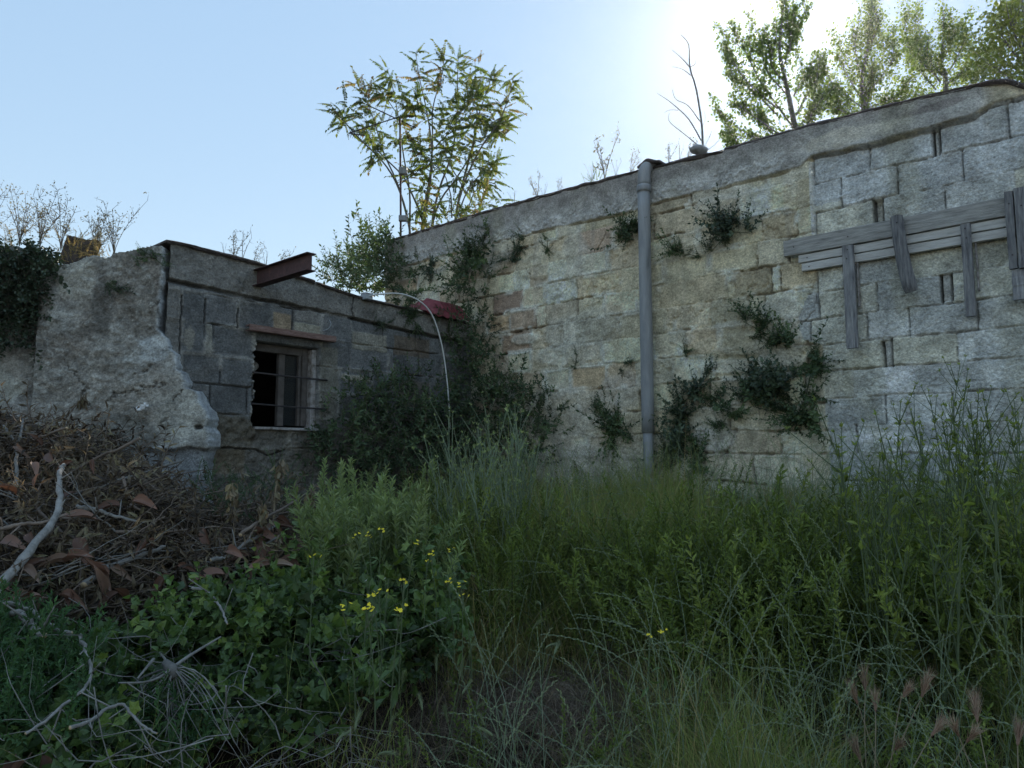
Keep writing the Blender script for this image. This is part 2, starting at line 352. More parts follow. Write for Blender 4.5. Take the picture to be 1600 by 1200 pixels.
L_LIT = leafmat("dry_yellow_leaf", [(0, (.10, .10, .045)), (.5, (.20, .17, .08)), (1, (.32, .25, .13))], .45, tcol=(1.4, 1.2, .8))
L_SEED = leafmat("seed_head", [(0, (.16, .14, .09)), (1, (.30, .27, .18))], .3, tcol=(1, 1, .8))
L_FOX = leafmat("foxtail_green", [(0, (.15, .19, .10)), (1, (.26, .29, .17))], .4, tcol=(1.1, 1.1, .8))
L_BARL = leafmat("barley_pink", [(0, (.20, .11, .08)), (.5, (.28, .18, .13)), (1, (.38, .32, .24))], .4, tcol=(1, 1, .9))
L_YEL = leafmat("yellow_petal", [(0, (.75, .58, .03)), (1, (.85, .72, .06))], .3, tcol=(1, 1, .6))
L_WHT = leafmat("white_petal", [(0, (.6, .6, .58)), (1, (.75, .75, .72))], .3, tcol=(1, 1, 1))

# ------------------------------------------------------------------ ground
def build_ground():
    a = np.concatenate([np.linspace(-90, -8, 14)[:-1], np.arange(-8, 10.01, 0.12), np.linspace(10, 90, 14)[1:]])
    b = np.concatenate([np.linspace(-60, -3, 10)[:-1], np.arange(-3, 13.01, 0.12), np.linspace(13, 140, 14)[1:]])
    X, Y = np.meshgrid(a, b); Z = terr(X, Y) + (fbm(X, Y, 2.5, 4, 3) - .5) * .10
    n, m = X.shape; i = np.arange(n - 1)[:, None] * m; j = np.arange(m - 1)[None]
    q = np.stack([i + j, i + j + 1, i + m + j + 1, i + m + j], -1).reshape(-1, 4)
    mb = MB(); mb.add(np.stack([X, Y, Z], -1).reshape(-1, 3), q)
    o = mb.build("ground", M_SOIL, smooth=True); o["kind"] = "structure"; return o
build_ground()

# ------------------------------------------------------------------ masonry height fields
def sheet(x0, x1, z0, top, res):
    nx = int((x1 - x0) / res) + 1; xs = np.linspace(x0, x1, nx)
    tz = top(xs); nz = int((tz.max() - z0) / res) + 1
    t = np.linspace(0, 1, nz)[:, None]
    return np.broadcast_to(xs[None], (nz, nx)).copy(), z0 + t * (tz - z0)[None]
def add_sheet(mb, X, Z, D, hole=None):
    n, m = X.shape; i = np.arange(n - 1)[:, None] * m; j = np.arange(m - 1)[None]
    q = np.stack([i + j, i + j + 1, i + m + j + 1, i + m + j], -1).reshape(-1, 4)
    if hole is not None:
        hf = hole.reshape(-1)[q].all(1); q = q[~hf]
    mb.add(np.stack([X, -D, Z], -1).reshape(-1, 3), q)
def blocks(X, Z, zl, joints, seed, wob=.014, rr=.018):
    Xw = X + (fbm(X, Z, 9, 3, seed) - .5) * wob * 2; Zw = Z + (fbm(X, Z, 7, 3, seed + 5) - .5) * wob * 2 + (fbm(X, X * 0, 1.3, 2, seed + 9) - .5) * .03
    zl = np.asarray(zl); row = np.clip(np.searchsorted(zl, Zw) - 1, 0, len(zl) - 2)
    dz = np.minimum(Zw - zl[row], zl[row + 1] - Zw); dx = np.zeros_like(dz); bid = np.zeros(row.shape, int); lo = np.zeros(row.shape)
    for r in range(len(zl) - 1):
        m = row == r; xs = np.asarray(joints[r]); c = np.clip(np.searchsorted(xs, Xw[m]) - 1, 0, len(xs) - 2)
        dx[m] = np.minimum(Xw[m] - xs[c], xs[c + 1] - Xw[m]); bid[m] = r * 97 + c
        lo[m] = Zw[m] - zl[r]
    dx = np.maximum(dx, 0); dz = np.maximum(dz, 0)
    di = np.minimum(dx, dz); cm = (dx < rr) & (dz < rr)
    di = np.where(cm, np.maximum(rr - np.hypot(rr - dx, rr - dz), 0), di)
    return bid, di, dx, dz

def top_right(s):
    return np.interp(s, [-3, -1.53, .24, 1.55, 2.34, 3.2, 3.91, 4.66, 5.29, 5.39, 5.48, 6.2, 7.5], [4.5, 4.5, 4.49, 4.46, 4.43, 4.38, 4.37, 4.34, 4.30, 4.27, 4.20, 4.12, 4.0])
def build_right_wall(parent):
    g = np.random.default_rng(5)
    X, Z = sheet(-1.62, 7.2, 0.75, top_right, .0085)
    n1 = fbm(X, Z, 3, 4, 1); n2 = fbm(X, Z, 12, 4, 2); n3 = fbm(X, Z, 34, 3, 3)
    # tuff courses
    zl = [.5, .70, .94, 1.17, 1.41, 1.66, 1.855, 2.07, 2.31, 2.555, 2.79, 3.03, 3.26, 3.49, 3.715, 3.955, 4.10, 4.9]
    js = []
    for r in range(len(zl) - 1):
        x = -2.2 + g.uniform(0, .4); l = []
        while x < 8: l.append(x); x += g.choice([.26, .36, .40, .44, .48], p=[.15, .25, .25, .2, .15]) * g.uniform(.92, 1.08)
        js.append(l)
    def setj(r, xs): js[r] = [q for q in js[r] if q < xs[0] - .2] + xs + [q for q in js[r] if q > xs[-1] + .2]
    setj(14, [2.95, 3.35, 3.62, 3.86]); setj(13, [3.16, 3.55, 3.86]); setj(12, [2.60, 3.05, 3.50, 3.78]); setj(11, [2.52, 3.22, 3.28, 3.62, 3.70])
    setj(10, [2.6, 2.68, 3.05, 3.42, 3.55]); setj(12, [.35, .80, 1.13, 1.55, 2.1]); setj(11, [.62, 1.0, 1.13, 1.55, 1.9, 2.3]); setj(9, [.58, .92, 1.4, 1.87]); setj(8, [1.12, 1.47, 1.92, 2.25])
    bid, di, dx, dz = blocks(X, Z, zl, js, 11)
    pal = np.array([[.43, .385, .27], [.40, .355, .25], [.46, .415, .31], [.37, .315, .215], [.42, .39, .30], [.39, .335, .24]])
    C = pal[(hsh(bid, 1) * 5.99).astype(int)] * (0.78 + .44 * hsh(bid, 2))[..., None]
    brown = 1 - sstep(.7, 2.0, X + (n1 - .5) * 1.2)
    bm = brown * sstep(.25, .75, hsh(bid, 3))
    C = mixc(C, bm * .65, (.30, .235, .17))
    for (bx, bz, col) in [(.55, 3.37, (.20, .14, .11)), (1.65, 2.43, (.36, .28, .18)), (2.05, 2.43, (.35, .28, .19)), (2.0, 3.83, (.32, .24, .18)), (.75, 2.9, (.28, .20, .14)), (.3, 3.14, (.33, .24, .15)), (.95, 3.14, (.30, .22, .16)), (2.9, 2.66, (.36, .28, .18))]:
        k = np.argmin((X - bx) ** 2 + (Z - bz) ** 2); m = (bid == bid.reshape(-1)[k]).astype(float); C = mixc(C, m * .85, col)
    D = (hsh(bid, 4) - .5) * .022 + (n2 - .5) * .013 + (n3 - .5) * .009 + (X - .5 * (X.round(1))) * 0
    er = sstep(.5, .8, hsh(bid, 5)); pit = sstep(.56, .72, fbm(X, Z, 22, 3, 40))
    D -= er * pit * .016; D -= er * .012 * sstep(.4, .7, n2)
    op = sstep(.44, .60, fbm(X, Z, 2.6, 3, 60)) * sstep(.34, .55, fbm(X, Z, 13, 2, 61))
    gr = 1 - sstep(.001, .008 + .008 * op, di + (n3 - .5) * .012)
    D -= gr * (.006 + .028 * op)
    # pale mortar smeared over the joints
    sm = (1 - sstep(.012, .045, di)) * (1 - op) * sstep(.40, .62, fbm(X, Z, 4, 3, 71))
    C = mixc(C, sm * .75, (.46, .44, .38)); D += sm * .010
    C = mixc(C, gr * op * .8, (.12, .105, .085))
    # remains of render
    def plaster(m, col, lift=.014):
        nonlocal C, D
        C = mixc(C, m * .52, np.array(col) * np.array([.97, .95, .90])); D = D * (1 - .75 * m) + m * (lift + (n2 - .5) * .022 + (n3 - .5) * .014)
    for (cx, cz, rx, rz, col, sd) in [(1.65, 2.95, .55, .20, (.42, .41, .37), 1), (1.45, 2.70, .55, .12, (.45, .44, .40), 2), (.85, 2.92, .22, .07, (.47, .45, .40), 21), (1.3, 2.05, .75, .30, (.35, .335, .30), 3), (2.1, 2.28, .28, .22, (.36, .345, .32), 4), (1.6, 1.55, .9, .25, (.30, .29, .27), 5),
                                      (3.05, 1.78, .24, .11, (.42, .43, .44), 6), (3.4, 2.42, .45, .07, (.47, .46, .42), 7), (2.78, 2.72, .16, .08, (.40, .375, .32), 8), (3.2, 3.93, .32, .22, (.36, .35, .32), 9), (3.7, 2.7, .25, .30, (.36, .36, .34), 10), (1.55, 3.72, .18, .28, (.37, .37, .34), 11), (1.1, 3.72, .5, .13, (.43, .41, .33), 12),
                                      (.5, 2.35, .25, .18, (.43, .42, .40), 13), (3.2, 1.2, .6, .2, (.36, .35, .33), 14), (2.8, 3.55, .5, .09, (.40, .37, .29), 15), (3.3, 2.62, .6, .12, (.41, .37, .28), 16), (.2, 3.95, .5, .2, (.34, .33, .30), 17)]:
        plaster(ell(X, Z, cx, cz, rx, rz, 100 + sd, .45, .3), col)
    # grey render that was never finished at the foot
    C = mixc(C, (1 - sstep(1.0, 2.3, Z + (n1 - .5) * 1.1)) * .45, (.29, .275, .24))
    # concrete-block infill on the right
    bx_ = np.interp(Z, [.5, 1.3, 1.75, 2.09, 2.31, 2.53, 2.60, 2.78, 2.95, 3.08, 3.42, 3.44, 4.11, 4.2], [4.05, 4.03, 4.05, 4.02, 4.01, 4.01, 3.86, 3.84, 3.92, 4.0, 3.995, 4.0, 4.0, 4.0]) + (fbm(X, Z, 14, 3, 81) - .5) * .05 * (Z < 3.42)
    ztop = np.interp(X, [3.9, 4.0, 4.5, 5.17, 5.3, 7.5], [4.12, 4.12, 4.09, 4.105, 4.16, 4.10]) + (fbm(X, Z * 0, 8, 3, 82) - .5) * .010
    inp = (X > bx_) & (Z < ztop)
    zc = [.5, .78, 1.0, 1.22, 1.44, 1.65, 1.87, 2.09, 2.31, 2.525, 2.745, 2.965, 3.19, 3.42, 3.64, 3.88, 4.13, 4.9]
    jc = {15: [3.6, 4.0, 4.441, 4.888, 4.935, 5.368, 5.8, 6.25], 14: [3.7, 4.212, 4.634, 5.073, 5.52, 5.97], 13: [3.6, 4.0, 4.447, 4.514, 4.944, 5.379, 5.82], 12: [3.5, 4.3, 4.72, 5.15, 5.6], 11: [3.6, 4.005, 4.208, 4.652, 5.1, 5.55], 10: [3.6, 4.005, 4.45, 4.894, 4.957, 5.35, 5.8],
          9: [3.5, 3.93, 4.364, 4.662, 5.105, 5.55], 8: [3.6, 4.013, 4.471, 4.535, 4.975, 5.42, 5.9], 7: [3.6, 4.246, 4.689, 5.127, 5.57], 6: [3.6, 4.02, 4.47, 4.92, 5.36], 5: [3.8, 4.25, 4.7, 5.14, 5.6]}
    jl = []
    for r in range(len(zc) - 1):
        l = list(jc.get(r, [3.6 + .2 * (r % 2), 4.05 + .2 * (r % 2), 4.5 + .2 * (r % 2), 4.95 + .2 * (r % 2), 5.4 + .2 * (r % 2)]))
        while l[-1] < 8: l.append(l[-1] + .45)
        jl.append([-3.0] + l)
    b2, d2, dx2, dz2 = blocks(X, Z, zc, jl, 23, .008)
    C2 = np.array([.31, .315, .30]) * (0.78 + .44 * hsh(b2, 7))[..., None]
    hi = sstep(3.5, 3.75, Z); C2 = mixc(C2, hi * .6, (.30, .315, .325))
    C2 = mixc(C2, sstep(.72, .74, hsh(b2, 8)) * .5 * (Z < 3.7), (.37, .35, .26))
    C2 = mixc(C2, sstep(.52, .64, fbm(X, Z, 4, 4, 91)) * .35, (.19, .20, .19))
    C2 = mixc(C2, (1 - sstep(1.7, 2.3, Z + (n1 - .5) * .5)) * .4, (.20, .21, .21))
    C2 = mixc(C2, ell(X, Z, 4.45, 1.78, .2, .05, 131, .3) * .9, (.50, .49, .46)); C2 = mixc(C2, ell(X, Z, 4.75, 1.68, .25, .03, 132, .3) * .9, (.52, .51, .48))
    D2_ = -.026 * sstep(3.38, 3.44, Z) - .006 + (hsh(b2, 9) - .5) * .010 + (n3 - .5) * .012 + (n2 - .5) * .010
    D2_ -= sstep(.60, .72, fbm(X, Z, 55, 2, 95)) * .006
    op2 = sstep(.38, .56, fbm(X, Z, 2.2, 3, 96)) * sstep(.25, .5, fbm(X, Z, 9, 2, 97)); g2 = 1 - sstep(.001, .007 + .004 * op2, d2 + (n3 - .5) * .010)
    vert = dx2 < dz2
    opv = np.where(vert, sstep(.25, .35, hsh(b2, 12)) * .9, op2 * .8)
    D2_ -= g2 * (.007 + .028 * opv); C2 = mixc(C2, g2 * (.3 + .5 * opv), (.10, .10, .095))
    ms = (1 - sstep(.004, .028, d2)) * (1 - opv); C2 = mixc(C2, ms * .5 * sstep(.35, .6, n2), (.36, .36, .34)); D2_ += ms * .004
    for (a, b, c, d, dep) in [(4.888, 4.937, 3.885, 4.085, .035), (4.447, 4.514, 3.44, 3.64, .07), (4.890, 4.960, 2.76, 2.965, .028), (4.468, 4.538, 2.315, 2.52, .028)]:
        ix = (X > a) & (X < b) & (Z > c) & (Z < d); D2_ = np.where(ix, D2_ - dep, D2_); C2 = mixc(C2, ix * .5, (.20, .19, .17))
        for e in (a + .005, b - .005):
            iv = (np.abs(X - e - (Z - c) * .02 * np.sign(e - a - .02)) < .0085) & (Z > c) & (Z < d); D2_ = np.where(iv, D2_ - .05, D2_); C2 = mixc(C2, iv * .8, (.06, .06, .055))
    C = np.where(inp[..., None], C2, C); D = np.where(inp, D2_, D)
    # light on the protruding tuff edge beside the infill, put into the colour
    sl_ = (np.abs(X - bx_ + .012) < .012) & (Z > 3.45) & (Z < 4.08); C = mixc(C, sl_ * .7, (.48, .47, .44)); D = D + sl_ * .006
    # rough render band under the roof
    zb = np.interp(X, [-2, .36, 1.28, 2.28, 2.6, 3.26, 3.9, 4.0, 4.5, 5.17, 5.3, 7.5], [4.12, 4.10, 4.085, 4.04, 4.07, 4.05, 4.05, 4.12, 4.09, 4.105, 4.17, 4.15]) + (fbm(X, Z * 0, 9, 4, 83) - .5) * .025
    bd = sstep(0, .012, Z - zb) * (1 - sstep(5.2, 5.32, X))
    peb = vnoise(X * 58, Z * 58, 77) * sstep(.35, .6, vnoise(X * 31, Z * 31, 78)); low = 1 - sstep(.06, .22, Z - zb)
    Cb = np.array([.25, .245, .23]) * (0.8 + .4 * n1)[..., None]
    Cb = mixc(Cb, low * sstep(.5, .8, peb) * .5 * (X < 3.6), (.44, .43, .40)); Cb = mixc(Cb, sstep(.10, .3, Z - zb) * .75, (.14, .13, .12))  # band top darkened: its shade is put into the colour
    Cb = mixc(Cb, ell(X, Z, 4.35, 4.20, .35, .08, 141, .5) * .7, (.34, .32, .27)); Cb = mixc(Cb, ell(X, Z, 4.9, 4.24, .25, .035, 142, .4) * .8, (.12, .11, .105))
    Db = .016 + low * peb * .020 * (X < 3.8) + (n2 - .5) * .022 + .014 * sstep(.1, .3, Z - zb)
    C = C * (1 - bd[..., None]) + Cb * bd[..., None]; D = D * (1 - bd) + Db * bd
    lip_shadow = sstep(.0, .01, zb - Z) * (1 - sstep(.012, .02 + .014 * sstep(4.1, 4.5, X), zb - Z)) * sstep(.42, .55, fbm(X, Z * 0, 3, 2, 84) + (X > 4.0) * .4) * (X < 5.25)
    D -= lip_shadow * .035; C = mixc(C, lip_shadow * .5, (.13, .125, .12))  # shadow under the band's lip darkened into the colour, plus a groove
    # moss, damp streaks, cracks
    mo = sstep(.56, .75, fbm(X * 1.0, Z * .45, 3.0, 5, 120)); C = mixc(C, mo * .45, (.17, .165, .12))
    st = sstep(.55, .75, fbm(X * 6, Z * .5, 2.0, 4, 121)) * sstep(2.6, 4.0, Z); C = mixc(C, st * .3, (.20, .19, .175))
    for pl in [[(1.7, 3.66), (1.87, 3.8), (1.93, 3.9)], [(.86, 3.72), (.93, 3.62)], [(3.03, 1.45), (3.1, 1.62), (3.22, 1.72), (3.28, 1.9)], [(3.5, 1.28), (3.52, 1.6)], [(1.92, 2.5), (1.95, 2.3)], [(3.86, 2.72), (3.99, 2.84), (4.0, 3.1)]]:
        pd = polydist(X + (n2 - .5) * .05, Z + (n3 - .5) * .03, pl); c = (1 - sstep(.002, .008, pd)) * sstep(.4, .5, n2); D -= c * .018; C = mixc(C, c * .6, (.09, .08, .07))
    C = C * (1 + (RNG.random(X.shape) - .5) * .18 + (vnoise(X * 60, Z * 60, 991) - .5) * .22)[..., None]
    mb = MB(); add_sheet(mb, X, Z, D)
    nn = mb.n; cc = np.minimum(C.reshape(-1, 3) * np.where(inp | (bd > .5), 1.72, 1.46).reshape(-1, 1), .62)
    box(mb, -1.62, 7.2, .13, .42, -.3, 4.02, bev=.005)
    cc = np.concatenate([cc, np.full((mb.n - nn, 3), .3)])
    return mb.build("wall", M_WALL, parent, True, cc)

def rough_strip(mb, xs, z0, z1, y0, y1, amp, seed, mat=0, r=.5):
    # uneven slab edge: profile swept along x with noise, so that it never reads as a ruler line
    xs = np.asarray(xs); prof = [(y0, 0), (y0 + .015, -.3), (y0, .5), (y0 + .02, 1.0), (y1, 1.0), (y1, 0)]
    n = len(xs); V = np.zeros((n, len(prof), 3))
    for k, (py, pz) in enumerate(prof):
        nz = (fbm(xs, xs * 0 + k * 3.3, 7, 4, seed + k) - .5) * amp; ny = (fbm(xs, xs * 0 + k * 5.3, 9, 4, seed + 50 + k) - .5) * amp * (k < 4)
        V[:, k, 0] = xs; V[:, k, 1] = py + ny; V[:, k, 2] = z0(xs) * (1 - pz) + z1(xs) * pz + nz * (1 if k < 5 else 0)
    P_ = len(prof); i = np.arange(n - 1)[:, None] * P_; j = np.arange(P_)[None]; j2 = (j + 1) % P_
    q = np.stack([i + j, i + j2, i + P_ + j2, i + P_ + j], -1).reshape(-1, 4)
    mb.add(V.reshape(-1, 3), [(q, mat), (np.arange(P_)[None], mat), ((n - 1) * P_ + np.arange(P_)[::-1][None], mat)], r)

WR = tag(empty("warehouse", J, -math.radians(42)), "tall block-walled warehouse with drainpipe and grey concrete block infill patch", "warehouse")
build_right_wall(WR)
mb = MB(); tr = lambda x: top_right(x) - .012
rough_strip(mb, np.arange(-1.66, 2.36, .03), tr, lambda x: top_right(x) + .020, -.040, 5.5, .03, 3)
rough_strip(mb, np.arange(2.36, 3.24, .03), tr, lambda x: top_right(x) + .020, -.045, 5.5, .03, 4)
rough_strip(mb, np.arange(3.24, 7.25, .02), lambda x: top_right(x) - .005, lambda x: top_right(x) + .030, -.030, 5.5, .020, 5)
mb.build("roof", M_ROOF, WR)
mb = MB(); box(mb, -1.62, -1.3, .43, 5.5, -.3, 4.46, bev=.01); box(mb, 6.9, 7.2, .43, 5.5, -.3, 3.9, bev=.01); box(mb, -1.29, 6.89, 5.2, 5.5, -.3, 3.9, bev=.01)
mb.build("rear_walls", M_CONC, WR)
# downpipe
pz = np.array([[2.437, -.095, z] for z in (1.86, 2.6, 3.4, 4.20)]); mb = MB(); tube(mb, cr(pz, 12), .059, 18)
tube(mb, cr([[2.440, -.095, 4.17], [2.440, -.095, 4.24]], 4), [.066, .070, .070, .064], 18)
tube(mb, cr([[2.445, -.095, 4.235], [2.446, -.093, 4.34], [2.45, -.075, 4.405], [2.46, -.01, 4.44], [2.47, .10, 4.445]], 14), .060, 18)
dp = mb.build("downpipe", M_PIPE, WR, True)
mb = MB(); tube(mb, cr([[2.437, -.095, 1.90], [2.437, -.095, 1.45]], 4), .048, 14); mb.build("pipe_end", M_PIPE, dp, True)
mb = MB(); box(mb, 2.32, 2.56, -.22, .0, 1.28, 1.44, jit=.008, bev=.02); mb.build("drain_plinth", M_CONC, WR)
mb = MB(); rough_strip(mb, np.arange(2.36, 2.60, .02), lambda x: 4.435 + .035 * np.exp(-((x - 2.46) / .07) ** 2), lambda x: 4.455 + .055 * np.exp(-((x - 2.46) / .08) ** 2), -.085, .2, .010, 9)
mb.build("gutter_lip", M_ROOF, WR)

# boards nailed to the wall
BF = tag(empty("board_frame", J + D1 * 4.6 + UP * 3.3, -math.radians(42)), "weathered grey boards nailed across concrete block wall with hanging uprights", "board frame")
def board(x0, x1, z0, z1, y0, y1, mat, nm, r=.5, tilt=0, nseg=14, label=None):
    m = MB(); box(m, x0 - 4.6, x1 - 4.6, y0, y1, z0 - 3.3, z1 - 3.3, r, jit=.0011, tilt=tilt, bev=.004, nseg=nseg); o = m.build(nm, mat, BF)
    if label: o["label"] = label
    return o
board(3.765, 5.75, 3.293, 3.428, -.075, -.03, M_WOODH, "plank", .55)
board(3.88, 5.36, 3.222, 3.287, -.058, -.018, M_WOODP, "rail", .95)
board(3.90, 5.36, 3.150, 3.216, -.050, -.015, M_WOODP, "rail", 1.0)
board(4.238, 4.322, 2.47, 3.285, -.098, -.062, M_WOODV, "upright", .75)
board(4.226, 4.236, 2.76, 3.146, -.05, -.01, M_PAINTW, "batten"); board(4.325, 4.335, 2.80, 3.146, -.05, -.01, M_PAINTW, "batten")
mb = MB(); tube(mb, cr([[4.648 - 4.6, -.115, 3.43 - 3.3], [4.672 - 4.6, -.12, 3.15 - 3.3], [4.705 - 4.6, -.115, 2.93 - 3.3], [4.722 - 4.6, -.10, 2.845 - 3.3]], 10), np.array([.045, .046, .047, .048, .049, .05, .052, .05, .048, .04]), 9, .35)
mb.build("upright", M_WOODV, BF)
board(5.055, 5.118, 2.615, 3.285, -.098, -.062, M_WOODV, "upright", .5)
board(5.130, 5.140, 2.80, 3.146, -.05, -.01, M_PAINTW, "batten")
board(5.335, 5.385, 2.905, 3.45, -.125, -.08, M_WOODV, "upright", .35); board(5.392, 5.47, 2.90, 3.46, -.13, -.08, M_WOODV, "upright", .55)
board(5.345, 5.46, 2.69, 2.895, -.11, -.07, M_WOODV, "block", 1.0)

for x, z, y in [(4.28, 3.36, -.077), (4.28, 3.25, -.100), (4.27, 3.18, -.100), (5.085, 3.25, -.100), (5.09, 3.18, -.100), (5.36, 3.36, -.127), (5.43, 3.33, -.132), (3.85, 3.36, -.077), (3.95, 3.255, -.060), (3.96, 3.18, -.052), (4.66, 3.37, -.165), (5.36, 3.0, -.127), (5.43, 2.98, -.132)]:
    mb = MB(); tube(mb, np.array([[x - 4.6, y, z - 3.3], [x - 4.6, y + .012, z - 3.3]]), [.0055, .0035], 7); mb.build("nail", M_IRON, BF)

# ------------------------------------------------------------------ shed with the window
SH = tag(empty("shed", K, math.radians(48)), "low dark block shed with open barred window and rusty lintel", "shed")
def top_front(x): return np.interp(x, [-.3, .18, .57, 1.0, 1.6, 2.0, 2.4, 3.43, 3.6], [3.40, 3.40, 3.385, 3.36, 3.285, 3.245, 3.235, 3.20, 3.19])
def build_front_wall(parent):
    X, Z = sheet(.02, 3.60, 0.85, top_front, .0080)
    n1 = fbm(X, Z, 3, 4, 201); n2 = fbm(X, Z, 13, 4, 202); n3 = fbm(X, Z, 36, 3, 203)
    zl = [.5, .75, 1.0, 1.24, 1.48, 1.72, 2.008, 2.26, 2.51, 2.775, 3.03, 3.6]
    js = [[-.5, .1, .5, .9, 1.3, 1.7, 2.1, 2.5, 2.9, 3.3, 4]] * 4 + [[-.5, .25, .43, .76, 1.15, 1.55, 2, 2.4, 2.8, 4], [-.5, .43, .80, 1.2, 1.6, 2.0, 2.45, 2.9, 4], [-.5, .42, .76, .81, 1.52, 1.72, 2.10, 2.5, 2.9, 4], [-.5, .157, .502, .80, 1.5, 1.72, 2.12, 2.56, 2.92, 4],
         [-.5, .147, .353, .422, .80, 1.50, 1.84, 2.32, 2.40, 2.75, 3.1, 4], [-.5, .134, .342, .637, .955, 1.19, 1.50, 1.86, 2.25, 2.7, 3.1, 4], [-.5, 4]]
    bid, di, dx, dz = blocks(X, Z, zl, js, 211, .008)
    C = np.array([.125, .130, .135]) * (0.82 + .36 * hsh(bid, 3))[..., None]
    C = mixc(C, sstep(.55, .75, n1) * .4, (.18, .175, .165))
    D = (hsh(bid, 4) - .5) * .012 + (n2 - .5) * .012 + (n3 - .5) * .007
    op = sstep(.5, .62, fbm(X, Z, 2.4, 3, 221)); g = 1 - sstep(.002, .011, di)
    sm = (1 - sstep(.006, .030, di)) * (1 - op) * sstep(.3, .5, n1 + (n2 - .5) * .3)
    D += sm * .008 - g * op * .028; C = mixc(C, sm * .7, (.27, .265, .25)); C = mixc(C, g * op * .8, (.04, .04, .04))
    def rect(a, b, c, d, col, s=.85, dd=0.0):
        nonlocal C, D
        m = sstep(a - .01, a + .01, X + (n2 - .5) * .03) * (1 - sstep(b - .01, b + .01, X + (n2 - .5) * .03)) * sstep(c - .01, c + .01, Z + (n2 - .5) * .03) * (1 - sstep(d - .01, d + .01, Z + (n2 - .5) * .03))
        C = mixc(C, m * s, np.array(col)); D = D + m * dd
    rect(.36, .42, 2.52, 2.77, (.24, .235, .21), dd=.006); rect(.985, 1.175, 2.80, 2.965, (.27, .215, .15)); rect(1.20, 1.49, 2.80, 2.90, (.31, .295, .24), dd=.008); rect(1.22, 1.49, 2.915, 3.02, (.22, .215, .205), dd=.006)
    rect(1.86, 2.30, 2.72, 2.90, (.27, .26, .225), dd=.006); rect(2.40, 2.9, 2.72, 2.93, (.13, .108, .088)); rect(1.74, 2.1, 2.40, 2.455, (.31, .29, .24), dd=.010); rect(2.5, 2.9, 2.0, 2.45, (.14, .12, .10), .6)
    rect(1.5, 1.7, 2.0, 2.7, (.17, .165, .14), .7); rect(-.1, .13, 2.4, 3.05, (.17, .165, .155), .7)
    lowm = (1 - sstep(1.9, 2.05, Z + (n2 - .5) * .12)); C = mixc(C, lowm * .7, (.12, .108, .088)); D += lowm * ((n2 - .5) * .035 + (n3 - .5) * .02)
    mud = ell(X, Z, .62, 1.85, .28, .15, 231, .5); C = mixc(C, mud * .7, (.105, .092, .07)); D += mud * (n2 - .3) * .03
    rect(.45, .75, 1.49, 1.70, (.155, .13, .095), .8)
    sp = ell(X, Z, .22, 2.62, .05, .10, 233, .4); C = mixc(C, sp * .7, (.26, .25, .22))
    # ring beam with its open shadow gap
    zb = np.interp(X, [-.1, .62, 1.19, 1.6, 2.06, 2.55, 3.2, 3.6], [3.10, 3.07, 3.06, 3.043, 3.028, 3.003, 2.985, 2.97]) + (fbm(X, Z * 0, 8, 4, 241) - .5) * .025
    bd = sstep(0, .008, Z - zb); Cb = np.array([.175, .17, .16]) * (.75 + .5 * n1)[..., None]
    Cb = mixc(Cb, sstep(.5, .7, n3) * sstep(.5, .8, fbm(X, Z, 5, 2, 243)) * .5, (.33, .32, .30))
    C = C * (1 - bd[..., None]) + Cb * bd[..., None]; D = D * (1 - bd) + bd * (.020 + (n2 - .5) * .022 + (n3 - .5) * .012)
    gap = (1 - sstep(.010, .018, np.abs(Z - zb + .012))) * (.4 + .6 * sstep(.35, .5, fbm(X, Z * 0, 4, 2, 242))); D -= gap * .035; C = mixc(C, gap * .8, (.045, .045, .045))
    for pl in [[(.137, 2.28), (.142, 2.6), (.136, 2.98)], [(.345, 2.77), (.342, 2.98)], [(.637, 2.77), (.640, 2.94)], [(1.86, 3.24), (1.84, 3.10), (1.87, 3.03)], [(.28, 1.48), (.25, 1.66), (.40, 1.715), (.85, 1.70), (.98, 1.65), (1.15, 1.70)]]:
        pd = polydist(X + (n2 - .5) * .02, Z + (n3 - .5) * .02, pl); c = 1 - sstep(.004, .010, pd); D -= c * .03; C = mixc(C, c * .85, (.035, .035, .035))
    hx0 = .815 + (fbm(Z, X * 0, 14, 3, 251) - .5) * .05; hole = (X > hx0) & (X < 1.475) & (Z > 1.895) & (Z < 2.675)
    edge = (np.abs(X - hx0) < .022) & (Z > 1.9) & (Z < 2.66) & ~hole; C = mixc(C, edge * sstep(.45, .6, n2 * .5 + n3 * .5) * .7, (.33, .32, .29)); D += edge * (n3 - .4) * .05
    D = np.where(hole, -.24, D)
    C = C * (1 + (RNG.random(X.shape) - .5) * .2 + (vnoise(X * 60, Z * 60, 992) - .5) * .24)[..., None]
    mb = MB(); add_sheet(mb, X, Z, D, hole)
    nn = mb.n; cc = C.reshape(-1, 3) * np.array([1.14, 1.12, 1.08])
    for b in [(.14, .78, .10, .26, .4, 3.15), (1.51, 3.58, .10, .26, .4, 3.15), (.78, 1.51, .10, .26, .4, 1.88), (.78, 1.51, .10, .26, 2.69, 3.15)]: box(mb, *b, bev=.004)
    cc = np.concatenate([cc, np.full((mb.n - nn, 3), .15)])
    return mb.build("front_wall", M_WALL, parent, True, cc)
build_front_wall(SH)
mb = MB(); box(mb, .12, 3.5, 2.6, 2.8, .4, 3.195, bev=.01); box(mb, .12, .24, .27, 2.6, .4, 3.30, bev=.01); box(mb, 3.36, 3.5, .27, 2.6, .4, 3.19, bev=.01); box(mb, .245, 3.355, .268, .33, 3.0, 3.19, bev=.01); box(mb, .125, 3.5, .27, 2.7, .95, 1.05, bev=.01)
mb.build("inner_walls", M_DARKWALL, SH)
mb = MB(); rough_strip(mb, np.arange(-.02, 1.42, .03), lambda x: top_front(x) - .010, lambda x: top_front(x) + .018, -.050, 2.9, .02, 31)
